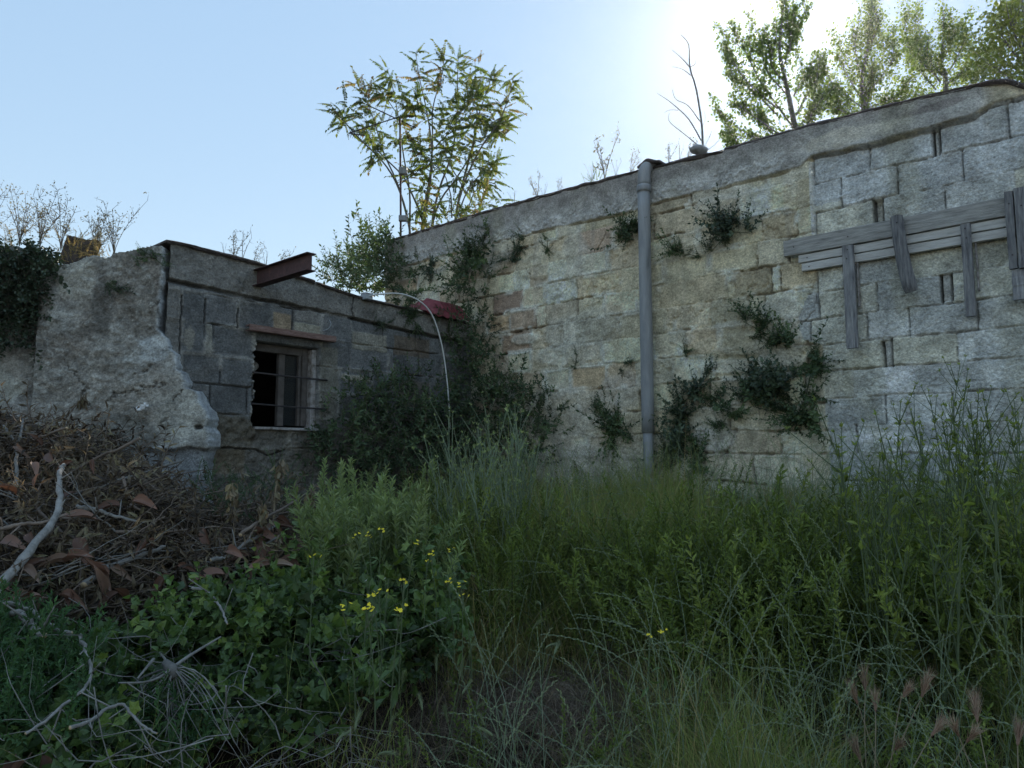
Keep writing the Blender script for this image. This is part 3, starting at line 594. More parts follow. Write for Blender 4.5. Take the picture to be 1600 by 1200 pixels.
rough_strip(mb, np.arange(1.42, 3.46, .03), lambda x: top_front(x) - .012, lambda x: top_front(x) + .012, -.045, 2.9, .022, 32)
mb.build("roof", M_ROOF, SH)
# lintel
mb = MB(); box(mb, .706, 1.613, -.085, -.022, 2.787, 2.800, bev=.002, nseg=4, jit=.001); box(mb, .706, 1.613, -.092, -.0845, 2.748, 2.801, bev=.002, nseg=4, jit=.001); box(mb, .706, 1.613, -.085, -.022, 2.745, 2.753, bev=.002, nseg=4, jit=.001)
mb.build("lintel", M_RUSTP, SH)
# window
mb = MB(); fy0, fy1 = .10, .16
box(mb, 1.425, 1.475, .03, .14, 1.91, 2.66, bev=.004); wf = mb.build("window", M_PAINTW, SH)
mb = MB(); box(mb, 1.365, 1.420, .09, .15, 1.93, 2.66, bev=.004); box(mb, .84, 1.42, .10, .16, 2.60, 2.672, bev=.004); box(mb, 1.335, 1.360, .11, .15, 1.93, 2.60, bev=.004); mb.build("frame", M_FRAME, wf)
mb = MB(); box(mb, 1.135, 1.20, .13, .18, 1.925, 2.60, bev=.005); mb.build("mullion", M_FRAME, wf)
mb = MB(); box(mb, 1.201, 1.334, .150, .154, 1.93, 2.60, bev=.0005)
gm, gn, gl = newmat("dusty_glass"); gb = gn.new("ShaderNodeBsdfPrincipled"); gb.inputs["Base Color"].default_value = (.2, .22, .24, 1); gb.inputs["Roughness"].default_value = .15; gb.inputs["Transmission Weight"].default_value = .9; gb.inputs["IOR"].default_value = 1.45
go_ = gn.new("ShaderNodeOutputMaterial"); gl.new(gb.outputs[0], go_.inputs[0])
mb.build("pane", gm, wf)
mb = MB(); box(mb, .825, 1.52, -.035, .14, 1.878, 1.903, bev=.004, nseg=4, jit=.001); mb.build("sill", M_PAINTW, wf)
for z0, z1 in ((2.385, 2.375), (2.105, 2.095)):
    mb = MB(); tube(mb, cr([[.79, -.02, z0], [1.15, -.026, (z0 + z1) / 2 - .004], [1.57, -.02, z1]], 8), .0085, 8); mb.build("bar", M_IRON, wf, True)
mb = MB(); tube(mb, cr([[1.10, .5, 2.55], [1.10, .5, 2.47]], 5), [.012, .03, .034, .026, .006], 10); mb.build("bulb", M_LITTER, SH, True)
# bent wire loop above the lintel
mb = MB(); tube(mb, cr([[1.50, -.01, 2.85], [1.545, -.04, 2.87], [1.575, -.05, 2.92], [1.57, -.03, 2.965]], 8), .004, 5); mb.build("wire", M_ALU, SH, True)

# steel beam jutting out of the shed roof
q0 = onL(400, 436); q1x = None
best = min(np.arange(.2, 1.6, .01), key=lambda t: abs((lambda p: 800 + F * p[0] / ((p[1]) * math.cos(PITCH) + (p[2] - 1.6) * math.sin(PITCH)))(q0 + N2 * t) - 487))
lx = float(np.dot(q0 - K, D2)); h = .068
IB = tag(empty("steel_beam", K + D2 * lx + UP * q0[2], math.radians(48)), "rusty steel I-beam jutting out from the shed roof edge", "steel beam")
mb = MB(); y0, y1 = -float(best), .9
box(mb, -.004, .004, y0, y1, -h, h, bev=.001); box(mb, -.045, .045, y0, y1, h - .001, h + .007, bev=.001); box(mb, -.045, .045, y0, y1, -h - .007, -h + .001, bev=.001)
mb.build("profile", M_RUST, IB)

# hose hanging from the shed roof, with its box
hp = [onL(572, 464, .06), onL(590, 460, .14), onL(625, 459, .24), onL(655, 470, .32), onL(676, 494, .34), onL(690, 538, .34), onL(698, 590, .33), onL(702, 640, .32), onL(704, 672, .32)]
mb = MB(); tube(mb, cr(hp, 50), .0075, 8); tag(mb.build("hose", M_CABLE, smooth=True), "thin pale hose arching off the shed roof and hanging down the corner", "hose")
o = empty("junction_box", onL(573, 464, .05), math.radians(48)); tag(o, "small grey metal box at the roof edge where the hose begins", "box")
mb = MB(); box(mb, -.045, .045, -.04, .04, -.03, .03, bev=.006); bo = mb.build("body", M_ALU, o); mb = MB(); box(mb, -.048, .048, -.044, .044, .028, .036, bev=.003); mb.build("lid", M_ALU, o)
# red sheet in the corner
RS = empty("metal_sheet", K + D2 * 3.2 + UP * 3.22, math.radians(48)); tag(RS, "faded red metal sheet lying on the shed roof in the inner corner", "metal sheet")
mb = MB(); xs = np.linspace(-.44, .24, 60); V = []
for a, (yy, zz) in enumerate([(-.10, -.015), (-.02, .07), (.08, .19), (.30, .27)]):
    z = zz * np.interp(xs, [-.44, -.1, .24], [.35, .9, 1.0]) + .010 * np.sin(xs * 55) + .012 * np.sin(xs * 9 + a); V.append(np.stack([xs, np.full(60, yy) + .01 * np.sin(xs * 13), z], 1))
V = np.array(V); Vb = V - np.array([0, 0, .004]); nn = 60
q = np.array([[a * nn + i, a * nn + i + 1, (a + 1) * nn + i + 1, (a + 1) * nn + i] for a in range(3) for i in range(nn - 1)])
q2 = q[:, ::-1] + 4 * nn; ed = np.array([[i + 1, i, 4 * nn + i, 4 * nn + i + 1] for i in range(nn - 1)])
mb.add(np.concatenate([V.reshape(-1, 3), Vb.reshape(-1, 3)]), [(q, 0), (q2, 0), (ed, 0)]); mb.build("sheet", M_RED, RS, True)

# ------------------------------------------------------------------ rough plastered wall and the ivy-hung wall at the left
def build_rubble(name, x0, x1, outline_r, top, back, seed, off):
    X, Z = sheet(x0, x1, .8, lambda x: x * 0 + 3.62, .0095)
    n1 = fbm(X, Z, 2.6, 4, seed); n2 = fbm(X, Z, 9, 5, seed + 1); n3 = fbm(X, Z, 30, 4, seed + 2); nb = fbm(X, Z, 5.5, 4, seed + 3)
    C = np.array([.22, .20, .17]) * (.7 + .6 * n1)[..., None]
    C = mixc(C, sstep(.5, .7, nb) * .6, (.30, .285, .25)); C = mixc(C, sstep(.5, .72, fbm(X, Z * .6, 4, 4, seed + 7)) * .6, (.125, .105, .085))
    D = (n1 - .5) * .10 + (n2 - .5) * .055 + (n3 - .5) * .026
    D -= sstep(.58, .75, n2) * .02; C = mixc(C, sstep(.62, .78, n3) * .5, (.36, .35, .31)); C = mixc(C, sstep(.63, .8, 1 - n3) * .5, (.08, .072, .06))
    return X, Z, C, D, n1, n2, n3
RW = tag(empty("rubble_wall", K, AE), "rough plastered rubble wall with stepped broken right edge beside the shed", "wall")
X, Z, C, D, n1, n2, n3 = build_rubble("rubble", -.92, .62, None, None, .45, 301, 0)
def eX(u, v):
    p = onE(u, v); return float(np.dot(p - K, DE)), float(p[2])
ol = [eX(*p) for p in [(258, 380), (256, 430), (250, 470), (247, 515), (254, 522), (262, 530), (266, 545), (276, 552), (278, 572), (275, 578), (285, 581), (289, 594), (288, 607), (304, 609), (310, 617), (314, 631), (322, 640), (327, 654), (323, 667), (328, 675), (328, 697), (322, 704), (316, 745), (318, 800)]]
oz = np.array([p[1] for p in ol][::-1]); ox = np.array([p[0] for p in ol][::-1])
tl = [eX(*p) for p in [(70, 420), (100, 411), (130, 404), (165, 402), (190, 394), (215, 388), (240, 382), (262, 386), (330, 386)]]
tp = np.interp(X, [p[0] for p in tl], [p[1] for p in tl]) + (fbm(X, X * 0, 7, 4, 333) - .5) * .07
ri = np.interp(Z + (n3 - .5) * .03, oz, ox) + (n2 - .5) * .02 + (n3 - .5) * .018
ch = sstep(.0, .1, X - .02 + (n2 - .5) * .1) * sstep(1.68, 1.72, Z)
C = mixc(C, ch * .6, (.27, .25, .215)); near = sstep(-.12, .0, X); D = D * (1 - .55 * near) + near * .03
C = mixc(C, ell(X, Z, ox[4] - .1, 1.98, .3, .25, 341, .4) * .5, (.36, .335, .28)); C = mixc(C, ell(X, Z, -.05, 2.5, .14, .12, 344, .4) * .7, (.36, .36, .34))
C = mixc(C, ell(X, Z, -.3, 1.82, .28, .16, 342, .4) * .8, (.12, .112, .095)); C = mixc(C, ell(X, Z, -.65, 3.05, .15, .2, 343, .4) * .6, (.36, .33, .27)); C = mixc(C, ell(X, Z, -.45, 2.85, .10, .25, 348, .5) * .7, (.10, .092, .08))
ba = 1 - sstep(1.68, 1.72, Z + (n2 - .5) * .05); C = mixc(C, ba * .6, (.19, .195, .20)); D -= ba * .05
led = (1 - sstep(.01, .03, np.abs(Z - 1.69))) * (X < .15); C = mixc(C, led * .5, (.34, .35, .36)); D += led * .02
lit_rim = (1 - sstep(.0, .035, ri - X)) * (Z > 1.7); C = mixc(C, lit_rim * .6, (.36, .36, .35))  # broken edge lightened in the colour, as if lit
for pl in [[(.0, 3.0), (-.03, 2.85), (-.02, 2.78)], [(-.5, 2.05), (-.3, 2.12), (-.1, 2.2), (.05, 2.22)], [(-.15, 2.3), (-.05, 2.36)], [(.12, 1.75), (.05, 1.9), (.08, 2.05), (.18, 2.16)], [(-.7, 2.4), (-.55, 2.2), (-.52, 2.0)]]:
    c = (1 - sstep(.002, .011, polydist(X + (n2 - .5) * .16 + (n3 - .5) * .05, Z + (n3 - .5) * .12, pl))) * sstep(.38, .5, n1 * .5 + n2 * .5); D -= c * .02; C = mixc(C, c * .7, (.06, .055, .05))
c = ell(X, Z, .30, 1.87, .035, .02, 345, .3); D -= c * .05; C = mixc(C, c * .8, (.05, .05, .05))
C = C * (1 + (RNG.random(X.shape) - .5) * .4 + (vnoise(X * 50, Z * 50, 993) - .5) * .4)[..., None]
sd_ = np.clip((X - ri) / .05, 0, 1); D = D - sd_ * .34 + (sd_ > 0) * (fbm(X * 3, Z, 26, 3, 399) - .5) * .05; C = mixc(C, (sd_ > 0) * .6, (.33, .33, .33)) * (1 + (sd_ > 0) * (n3 - .5) * .8)[..., None]  # side face of the break lightened in the colour too, as the lit edge
out = (X > ri + .05) | (Z > tp); D = np.where(out, -.46, D)
mb = MB(); add_sheet(mb, X, Z, D, out); nn = mb.n
box(mb, -.92, -.05, .18, .46, .3, 3.05, bev=.01)
mb.build("wall", M_WALL, RW, True, np.concatenate([C.reshape(-1, 3) * np.array([1.22, 1.28, 1.34]), np.full((mb.n - nn, 3), .2)]))
LW = tag(empty("garden_wall", K, AE), "old stone wall at the far left mostly hidden under hanging ivy", "wall")
X, Z, C, D, n1, n2, n3 = build_rubble("left", -3.2, -.84, None, None, .45, 361, 0)
gl_ = [eX(*p) for p in [(-250, 372), (0, 378), (60, 388), (100, 402)]]; tp = np.interp(X, [p[0] for p in gl_], [p[1] for p in gl_]) + (fbm(X, X * 0, 6, 4, 366) - .5) * .1
C = mixc(C, (1 - sstep(1.9, 2.6, Z)) * .3, (.20, .20, .20)); D -= .12; C = mixc(C, ell(X, Z, -1.25, 2.2, .2, .18, 367, .4) * .7, (.36, .35, .30))
out = Z > tp; D = np.where(out, -.5, D)
mb = MB(); add_sheet(mb, X, Z, D, out); nn = mb.n; box(mb, -3.2, -.93, .28, .6, .3, 3.1, bev=.01)
mb.build("wall", M_WALL, LW, True, np.concatenate([C.reshape(-1, 3) * np.array([1.22, 1.28, 1.34]), np.full((mb.n - nn, 3), .2)]))

# ------------------------------------------------------------------ plants: templates
S_DARK = [sprig_t(n, .30, .42, .25, 400 + i, spread=58, sr=.012) for i, n in enumerate((14, 16, 12, 18))]
S_IVY = [sprig_t(n, .30, .8, .45, 420 + i, spread=70, droop=.25, sr=.012) for i, n in enumerate((9, 11, 8))]
S_WALL = [sprig_t(n, .17, .55, .35, 440 + i, spread=62, sr=.010) for i, n in enumerate((18, 22, 16))]
S_MUG = [sprig_t(n, .105, .24, .08, 460 + i, spread=58, tipbias=.6, sr=.006) for i, n in enumerate((95, 110, 85))]
S_WEED = [sprig_t(n, .10, .34, .14, 480 + i, spread=60, sr=.006) for i, n in enumerate((52, 60, 46))]
S_BRAM = [sprig_t(n, .34, .66, .35, 500 + i, spread=66, droop=.2, sr=.010) for i, n in enumerate((9, 11, 8))] + [sprig_t(7, .42, .66, .35, 510, spread=60, lobes=(5, .38, 0, 1.0), sr=.010)]
S_FEATH = [sprig_t(n, .22, .30, .2, 520 + i, spread=52, sr=.01) for i, n in enumerate((26, 30))]
S_DEADH = [sprig_t(n, .30, .24, .5, 540 + i, spread=80, droop=.35, sr=.014) for i, n in enumerate((10, 14, 8, 12))]
T_LEAF = leaf_t(.45, .1, .2); T_BIG = leaf_t(.42, .10, .25); T_LANCE = leaf_t(.3, .08, .3)

def sprigs(mb, anchor, dirs_n, tmpls, size, rng, mean, spread, rlo=0, rhi=1, jit=.03, grav=None):
    d = np.asarray(mean)[None] + rng.normal(0, spread, (dirs_n, 3)); pos = np.asarray(anchor)[None] + rng.normal(0, jit, (dirs_n, 3))
    k = rng.integers(0, len(tmpls), dirs_n)
    for i, t in enumerate(tmpls):
        s = k == i; m = int(s.sum()); scat(mb, t, pos[s], frames(d[s], rdir(m, .6, rng)), size * rng.uniform(.55, 1.25, m), rng.uniform(rlo, rhi, m))

# ------------------------------------------------------------------ plants rooted in the walls
TUFTS = [(1140, 362, 'R', 34, .22, "spreading dark bush rooted high in the pale blocks between drainpipe and boards"),
         (1066, 395, 'R', 12, .16, "thin sprawling wall weed on pale blocks just right of the drainpipe's upper half"),
         (992, 362, 'R', 26, .17, "dark leafy clump hugging the left side of the drainpipe below its collar"),
         (815, 385, 'R', 16, .20, "dark weed hanging from the render band midway between corner foliage and drainpipe"),
         (855, 388, 'R', 6, .13, "small pale weed sprig beside the hanging weed under the render band"),
         (740, 405, 'R', 46, .24, "dense dark bush growing on the wall above the faded red sheet"),
         (672, 430, 'R', 16, .22, "sparse leafy weed on the wall above the pale hose"),
         (1205, 525, 'R', 30, .20, "round grey-green bush with thin upright shoots left of the first hanging board"),
         (1268, 575, 'R', 26, .20, "olive green weed at the edge of the concrete block infill"),
         (1196, 608, 'R', 44, .21, "thick dark bush in the middle of the lower pale wall"),
         (1245, 652, 'R', 40, .21, "lowest dark bush with curling shoots at the infill edge"),
         (1120, 632, 'R', 16, .16, "thin trailing weed linking two bushes right of the drainpipe"),
         (1076, 622, 'R', 26, .19, "upright dark weed just right of the drainpipe's lower half"),
         (1128, 662, 'R', 9, .14, "little dark sprig above the white plaster scar right of the drainpipe"),
         (955, 665, 'R', 34, .22, "dark drooping bush on the wall left of the drainpipe's foot"),
         (978, 566, 'R', 9, .13, "small dark weed in the mortar left of the drainpipe at mid height"),
         (898, 575, 'R', 6, .09, "tiny round dark weed in a mortar joint of the pale stone course"),
         (1072, 556, 'R', 6, .10, "tiny withered weed stuck on the wall right of the drainpipe at mid height"),
         (1050, 700, 'R', 46, .21, "tall leafy weed climbing beside the drainpipe's foot"),
         (1085, 715, 'R', 34, .20, "reddish dark weed leaning away from the drainpipe's foot"),
         (640, 492, 'L', 30, .19, "dark weed hanging over the shed roof edge below the hose"),
         (600, 505, 'L', 12, .14, "small dark weed on the pale shed block right of the lintel"),
         (690, 520, 'L', 22, .18, "dark weed spilling off the shed wall behind the hose"),
         (240, 402, 'E', 12, .12, "small dark weed under the roof corner on top of the broken plaster wall"),
         (180, 440, 'E', 8, .10, "small mossy weed growing from the upper plaster of the rubble wall")]
for k, (u, v, wl, n, size, lab) in enumerate(TUFTS):
    g = np.random.default_rng(600 + k); f, N = {'R': (onR, N1), 'L': (onL, N2), 'E': (onE, NE)}[wl]
    c = f(u, v); mb = MB(); a = f(u, v, .03) - c; n = int(n * 2.1); size *= 1.4; tube(mb, np.array([a * -.5, a * .6, a * 1.6]), [.014, .013, .006], 5, .3, 1)
    side = np.cross(N, UP)
    m_ = max(3, n // 5); ax_ = side * g.normal(0, 1) + UP * g.normal(0, .55); ax_ /= np.linalg.norm(ax_)
    for q in range(m_):
        b = a * .6 + ax_ * g.normal(0, size * .42) + UP * g.normal(0, size * .20); mean = N * g.uniform(.15, .5) + UP * g.choice([.9, .5, -.15, -.8], p=[.35, .3, .2, .15]) + side * g.normal(0, .55)
        sprigs(mb, b, 3 + int(n / m_), S_WALL, size * g.choice([.45, .7, 1.15], p=[.4, .4, .2]), g, mean, .34, 0, 1, .015); tube(mb, np.array([a * -.5, (a + b) * .4, b]), [.004, .003, .002], 4, .3, 1)
    o = mb.build("wall_weed", [L_DARK if k % 3 else L_IVY, M_STEMG]); o.location = c; tag(o, lab, "weed")
for (u, v, u2, v2) in [(1195, 540, 1212, 462), (1210, 530, 1190, 475)]:
    pass

# ivy over the old wall at the left
mb = MB(); g = np.random.default_rng(650)
for i in range(1500):
    u = g.uniform(-110, 96); v = 374 + (g.beta(1.1, 1.5)) * 190 + 6 * math.sin(u * .1) + max(0, u) * .08
    if u > 60 and v > 505 - (u - 60) * 2.5: continue
    if v > 480 and g.uniform() < (v - 480) / 90: continue
    c = onE(u, v, g.uniform(-.13, .03)); scat(mb, S_IVY[i % 3], c[None], frames((NE * .3 + np.array([g.normal(0, .5), 0, -.7 + g.normal(0, .45)]))[None], (NE + rdir(1, .3, g)[0] * .5)[None]), g.uniform(.07, .17), [g.uniform(0, .6)])
tag(mb.build("ivy", [L_IVY, M_TWIG]), "dense dark ivy hanging over the old wall at the far left", "ivy")

# shrub at the left end of the warehouse, dark inside and sunlit at the tips
mb = MB(); g = np.random.default_rng(660)
bl = [(onR(u, v, o), r) for u, v, o, r in [(590, 400, .0, .30), (560, 415, -.15, .28), (535, 430, -.3, .24), (600, 430, .12, .30), (625, 445, .12, .22), (570, 445, .05, .24), (515, 440, -.4, .16), (620, 405, .05, .22), (655, 420, .03, .16), (545, 448, -.1, .2)]]
bush(mb, bl, S_DARK, 620, .26, .55, g, .4, 0, .9)
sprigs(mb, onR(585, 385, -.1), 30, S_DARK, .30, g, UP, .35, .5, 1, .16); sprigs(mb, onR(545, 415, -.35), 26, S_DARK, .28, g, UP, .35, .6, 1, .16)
tag(mb.build("shrub", [L_DARK, M_TWIG]), "bushy shrub on the shed roof at the warehouse's left end with sunlit tips", "shrub")

# dark shrub filling the inner corner
mb = MB(); g = np.random.default_rng(670); bl = []
for u, v, r in [(525, 655, .16), (555, 630, .20), (590, 620, .20), (625, 620, .22), (660, 630, .24), (545, 690, .28), (590, 680, .32), (635, 680, .34), (680, 660, .30), (560, 735, .30), (610, 740, .34), (660, 735, .34), (705, 720, .34), (500, 720, .2), (700, 640, .25), (650, 590, .12), (600, 590, .10)]:
    bl.append((onL(u, v, r * .75 + .04), r))
for u, v, r in [(735, 640, .34), (770, 640, .34), (800, 640, .28), (830, 650, .24), (855, 640, .15), (740, 700, .36), (790, 700, .34), (835, 700, .22), (745, 590, .26), (780, 600, .20), (735, 545, .24), (750, 510, .18), (730, 500, .20), (725, 470, .16), (745, 445, .18), (715, 440, .18), (850, 615, .10), (860, 670, .16), (800, 595, .13), (760, 555, .16)]:
    bl.append((onR(u, v, r * .7 + .05), r))
bush(mb, bl, S_DARK, 520, .21, .5, g, .35, 0, .95)
tag(mb.build("shrub", [L_DARK, M_TWIG]), "large dark leafy shrub filling the corner under the hose", "shrub")

# ------------------------------------------------------------------ tree of heaven on the roof, antenna, dead sapling, poplars behind
def pinnate(seed):
    g = np.random.default_rng(seed); m = MB(); n = 10; t = np.linspace(0, 1, 8)
    c = lambda t: np.stack([0 * t, t * .95, -.34 * t ** 2.0], -1)
    tube(m, c(t), np.linspace(.012, .005, 8), 3, .5, 1, cap=False); lt = leaf_t(.58, .08, .25)
    tt = np.repeat(np.linspace(.16, .95, n), 2); sd = np.tile([-1, 1], n); p = c(tt)
    d = np.stack([sd * .85, .55 + 0 * tt, -.75 + g.normal(0, .2, len(tt))], 1); ll = .19 * np.sin(np.pi * (.22 + .68 * tt)) * g.uniform(.85, 1.15, len(tt))
    scat(m, lt, p, frames(d, np.tile([0, .1, 1.0], (len(tt), 1)) + g.normal(0, .25, (len(tt), 3))), ll, g.uniform(.35, .65, len(tt)))
    scat(m, lt, c(np.array([1.0])), frames(np.array([[0, .8, -.6]]), np.array([[0, .6, .8]])), [.22], [.6]); return m.tmpl()
PIN = [pinnate(700 + i) for i in range(4)]
def px(Y, u, v): return P(u, v, Y)
TR = empty("tree_of_heaven", P(652, 392, 10.3)); tb = np.array(TR.location)
tag(TR, "slender many-stemmed tree with drooping feathery leaves standing on the warehouse roof", "tree")
g = np.random.default_rng(710); mbT = MB(); mbC = MB()
stems = [([(641, 365), (625, 300), (600, 255), (560, 215), (530, 180), (520, 168)], .022), ([(641, 365), (622, 290), (600, 240), (585, 190), (570, 150), (556, 128)], .020), ([(640, 360), (640, 300), (630, 240), (622, 180), (612, 130), (605, 108)], .02), ([(662, 355), (640, 295), (625, 270), (590, 235), (570, 200), (563, 192)], .02),
         ([(660, 352), (668, 300), (675, 240), (668, 180), (655, 120), (650, 84)], .024), ([(662, 352), (672, 290), (676, 220), (676, 170), (690, 120), (694, 92)], .020), ([(675, 355), (685, 300), (706, 240), (714, 180), (715, 120), (716, 88)], .024), ([(676, 352), (690, 310), (712, 280), (740, 230), (745, 170), (742, 95)], .020),
         ([(712, 342), (722, 290), (738, 230), (748, 180), (765, 130), (768, 112)], .024), ([(712, 340), (726, 285), (752, 230), (780, 190), (795, 150), (803, 118)], .022), ([(714, 338), (735, 290), (765, 262), (778, 250)], .012), ([(730, 330), (742, 300), (760, 285), (775, 288)], .010), ([(690, 330), (672, 310), (660, 320), (655, 345)], .008),
         ([(706, 340), (705, 310), (700, 290), (692, 270), (660, 240), (640, 215)], .012), ([(672, 240), (700, 210), (735, 195), (790, 190)], .010), ([(622, 290), (650, 270), (668, 255)], .008), ([(740, 230), (775, 215), (800, 185)], .009), ([(722, 290), (700, 250), (690, 210)], .01), ([(600, 255), (585, 240), (575, 225)], .007), ([(668, 180), (640, 160), (632, 150)], .008), ([(748, 180), (735, 150), (728, 135)], .008), ([(622, 180), (600, 150), (580, 140)], .008), ([(714, 180), (730, 165), (745, 140)], .008)]
tips = []
for pl, r0 in stems:
    yo = g.uniform(-.7, .7); n = len(pl); b = len(pl) > 4 and r0 > .015
    pts = [P(u, v, 10.3 + yo * (i / (n - 1) if b else 1) + (0 if b else 0)) - tb for i, (u, v) in enumerate(pl)]
    if b: pts = [np.array([pts[0][0] * .9, pts[0][1], -.35])] + pts
    c = cr(pts, 22); tube(mbT, c, np.linspace(r0 * .95, .004, 22), 6, g.uniform(.3, .7)); tips.append((c[-1], 12, c[-1] - c[-4])); tips.append((c[-4], 9, c[-4] - c[-7]))
    if b: tips.append((c[-7], 5, c[-7] - c[-10]))
for (u, v) in [(545, 150), (580, 165), (600, 190), (640, 190), (700, 150), (690, 185), (735, 160), (690, 250), (715, 215), (745, 235), (765, 255), (690, 295), (720, 320), (700, 335), (660, 350), (745, 325), (650, 215), (672, 225), (760, 205), (700, 235), (735, 275), (655, 265), (672, 345), (775, 300), (640, 140), (770, 160), (730, 200), (668, 270), (710, 265), (755, 185), (615, 220), (625, 150), (705, 180), (725, 245)]:
    tips.append((P(u, v, 10.3 + g.normal(0, .4)) - tb, 10, UP + rdir(1)[0] * .4))
for c, n, ax in tips:
    ax = ax / np.linalg.norm(ax); d = rdir(n, .25, g) * np.array([1, 1, .6]) + ax * .25; red = g.uniform(0, 1) < .3
    for k in range(n):
        base = g.choice([.15, .4, .55, .7]) if not (red and d[k, 2] > .3) else g.uniform(.8, 1)
        scat(mbC, PIN[int(g.integers(4))], (c - ax * g.uniform(0, .30) + rdir(1)[0] * .05)[None], frames(d[k][None], (UP + d[k] * .2)[None]), [g.uniform(.17, .31)], [np.clip(base + g.normal(0, .08), 0, 1)])
mbT.build("trunk", M_BARK, TR, True); mbC.build("crown", [L_TREE, M_STEMG], TR)

AN = empty("antenna", P(626, 392, 9.9)); ab = np.array(AN.location); tag(AN, "thin television antenna mast with crossed booms standing before the tree", "antenna")
mb = MB(); tube(mb, np.array([P(627, 372, 9.9) - ab - UP * .45, P(626, 300, 9.9) - ab, P(625, 182, 9.9) - ab]), .014, 8); mb.build("mast", M_RUST, AN, True)
for a, b, nm, off in [((572, 163), (650, 200), "boom", .03), ((545, 208), (622, 183), "boom", -.03), ((545, 208), (570, 212), "boom", .02)]:
    p, q = P(*a, 9.9 + off * 4) - ab, P(*b, 9.9) - ab; mb = MB(); tube(mb, np.array([p, (p + q) / 2, q]), .008, 6)
    for t in np.linspace(.06, .94, 7): c = p + (q - p) * t; tube(mb, np.array([c - UP * .07 + .03 * N1, c, c + UP * .07 - .03 * N1]), .003, 4)
    mb.build(nm, M_IRON, AN, True)
for v, hh in ((268, .05), (342, .04)):
    c = P(626, v, 9.9) - ab; mb = MB(); box(mb, c[0] - .02, c[0] + .09, c[1] - .05, c[1] + .02, c[2] - hh, c[2] + hh, bev=.01); mb.build("amplifier", M_PIPE, AN)

DS = empty("dead_sapling", P(1098, 250, 7.6)); db = np.array(DS.location); tag(DS, "bare leafless sapling on the warehouse roof right of the drainpipe", "tree")
mb = MB()
for pl, r0 in [([(1098, 252), (1097, 200), (1088, 140), (1078, 105), (1076, 70), (1064, 54)], .013), ([(1078, 105), (1064, 90), (1050, 78)], .006), ([(1080, 118), (1066, 108), (1050, 104)], .005), ([(1096, 220), (1075, 185), (1048, 160), (1026, 145)], .008), ([(1060, 172), (1046, 172), (1038, 176)], .004), ([(1094, 190), (1075, 165), (1056, 155), (1050, 138)], .006), ([(1097, 232), (1070, 210), (1046, 190), (1046, 175)], .006), ([(1098, 235), (1108, 215), (1112, 205)], .004), ([(1099, 238), (1115, 228), (1126, 215)], .004), ([(1078, 105), (1086, 100), (1086, 92)], .004), ([(1097, 200), (1102, 185), (1100, 172)], .003)]:
    tube(mb, cr([P(u, v, 7.6 + .1 * math.sin(u)) - db for u, v in pl], 16), np.linspace(r0, r0 * .25, 16), 6, .5)
mb.build("trunk", M_BARK, DS, True)

def poplar(Y, base_u, trunk_v, axis, branches, seed, label, leafs, sleeve, rlo=0, rhi=1, mat=None):
    g = np.random.default_rng(seed); root = P(base_u, trunk_v, Y); root[2] = 0.2
    T = empty("poplar", root); tag(T, label, "tree", "trees behind the warehouse"); mbT = MB(); mbC = MB()
    ax = [np.array([0, 0, 0.0]), P(base_u, 560, Y) - root] + [P(u, v, Y) - root for u, v in axis]
    c = cr(ax, 40); tube(mbT, c, np.linspace(.11, .008, 40), 8, .4)
    paths = [c[int(40 * .55):]]
    for pl in branches:
        yo = g.uniform(-1, 1) * .9; n = len(pl); b = cr([P(u, v, Y + yo * i / (n - 1)) - root for i, (u, v) in enumerate(pl)], 14)
        tube(mbT, b, np.linspace(.024, .004, 14), 5, .4); paths.append(b)
    # smaller shoots off every path
    for p in list(paths):
        for q in range(4):
            i = int(g.integers(2, len(p) - 2)); d = (p[min(i + 2, len(p) - 1)] - p[i - 2]); d = d / np.linalg.norm(d) + rdir(1, .2, g)[0] * .8; L = g.uniform(.25, .65)
            b = p[i] + d * np.linspace(0, L, 7)[:, None] + UP * (np.linspace(0, 1, 7) ** 2 * .25)[:, None]; tube(mbT, b, np.linspace(.012, .003, 7), 4, .4); paths.append(b)
    P_ = []
    for p in paths:
        L = np.linalg.norm(np.diff(p, axis=0), axis=1).sum(); n = int(L * leafs); t = g.uniform(0, len(p) - 1.001, n); i = t.astype(int); f = (t - i)[:, None]
        P_.append(p[i] * (1 - f) + p[i + 1] * f + g.normal(0, sleeve, (n, 3)) * (1.25 - .85 * (t / len(p)))[:, None])
    P_ = np.concatenate(P_); n = len(P_); d = rdir(n, -.35, g)
    scat(mbC, leaf_t(.85, .06, .1, at=.36), P_, frames(d, rdir(n, .3, g)), g.uniform(.045, .085, n), g.uniform(rlo, rhi, n))
    mbT.build("trunk", M_BARK, T, True); mbC.build("crown", [mat or L_POP, M_TWIG], T); return T
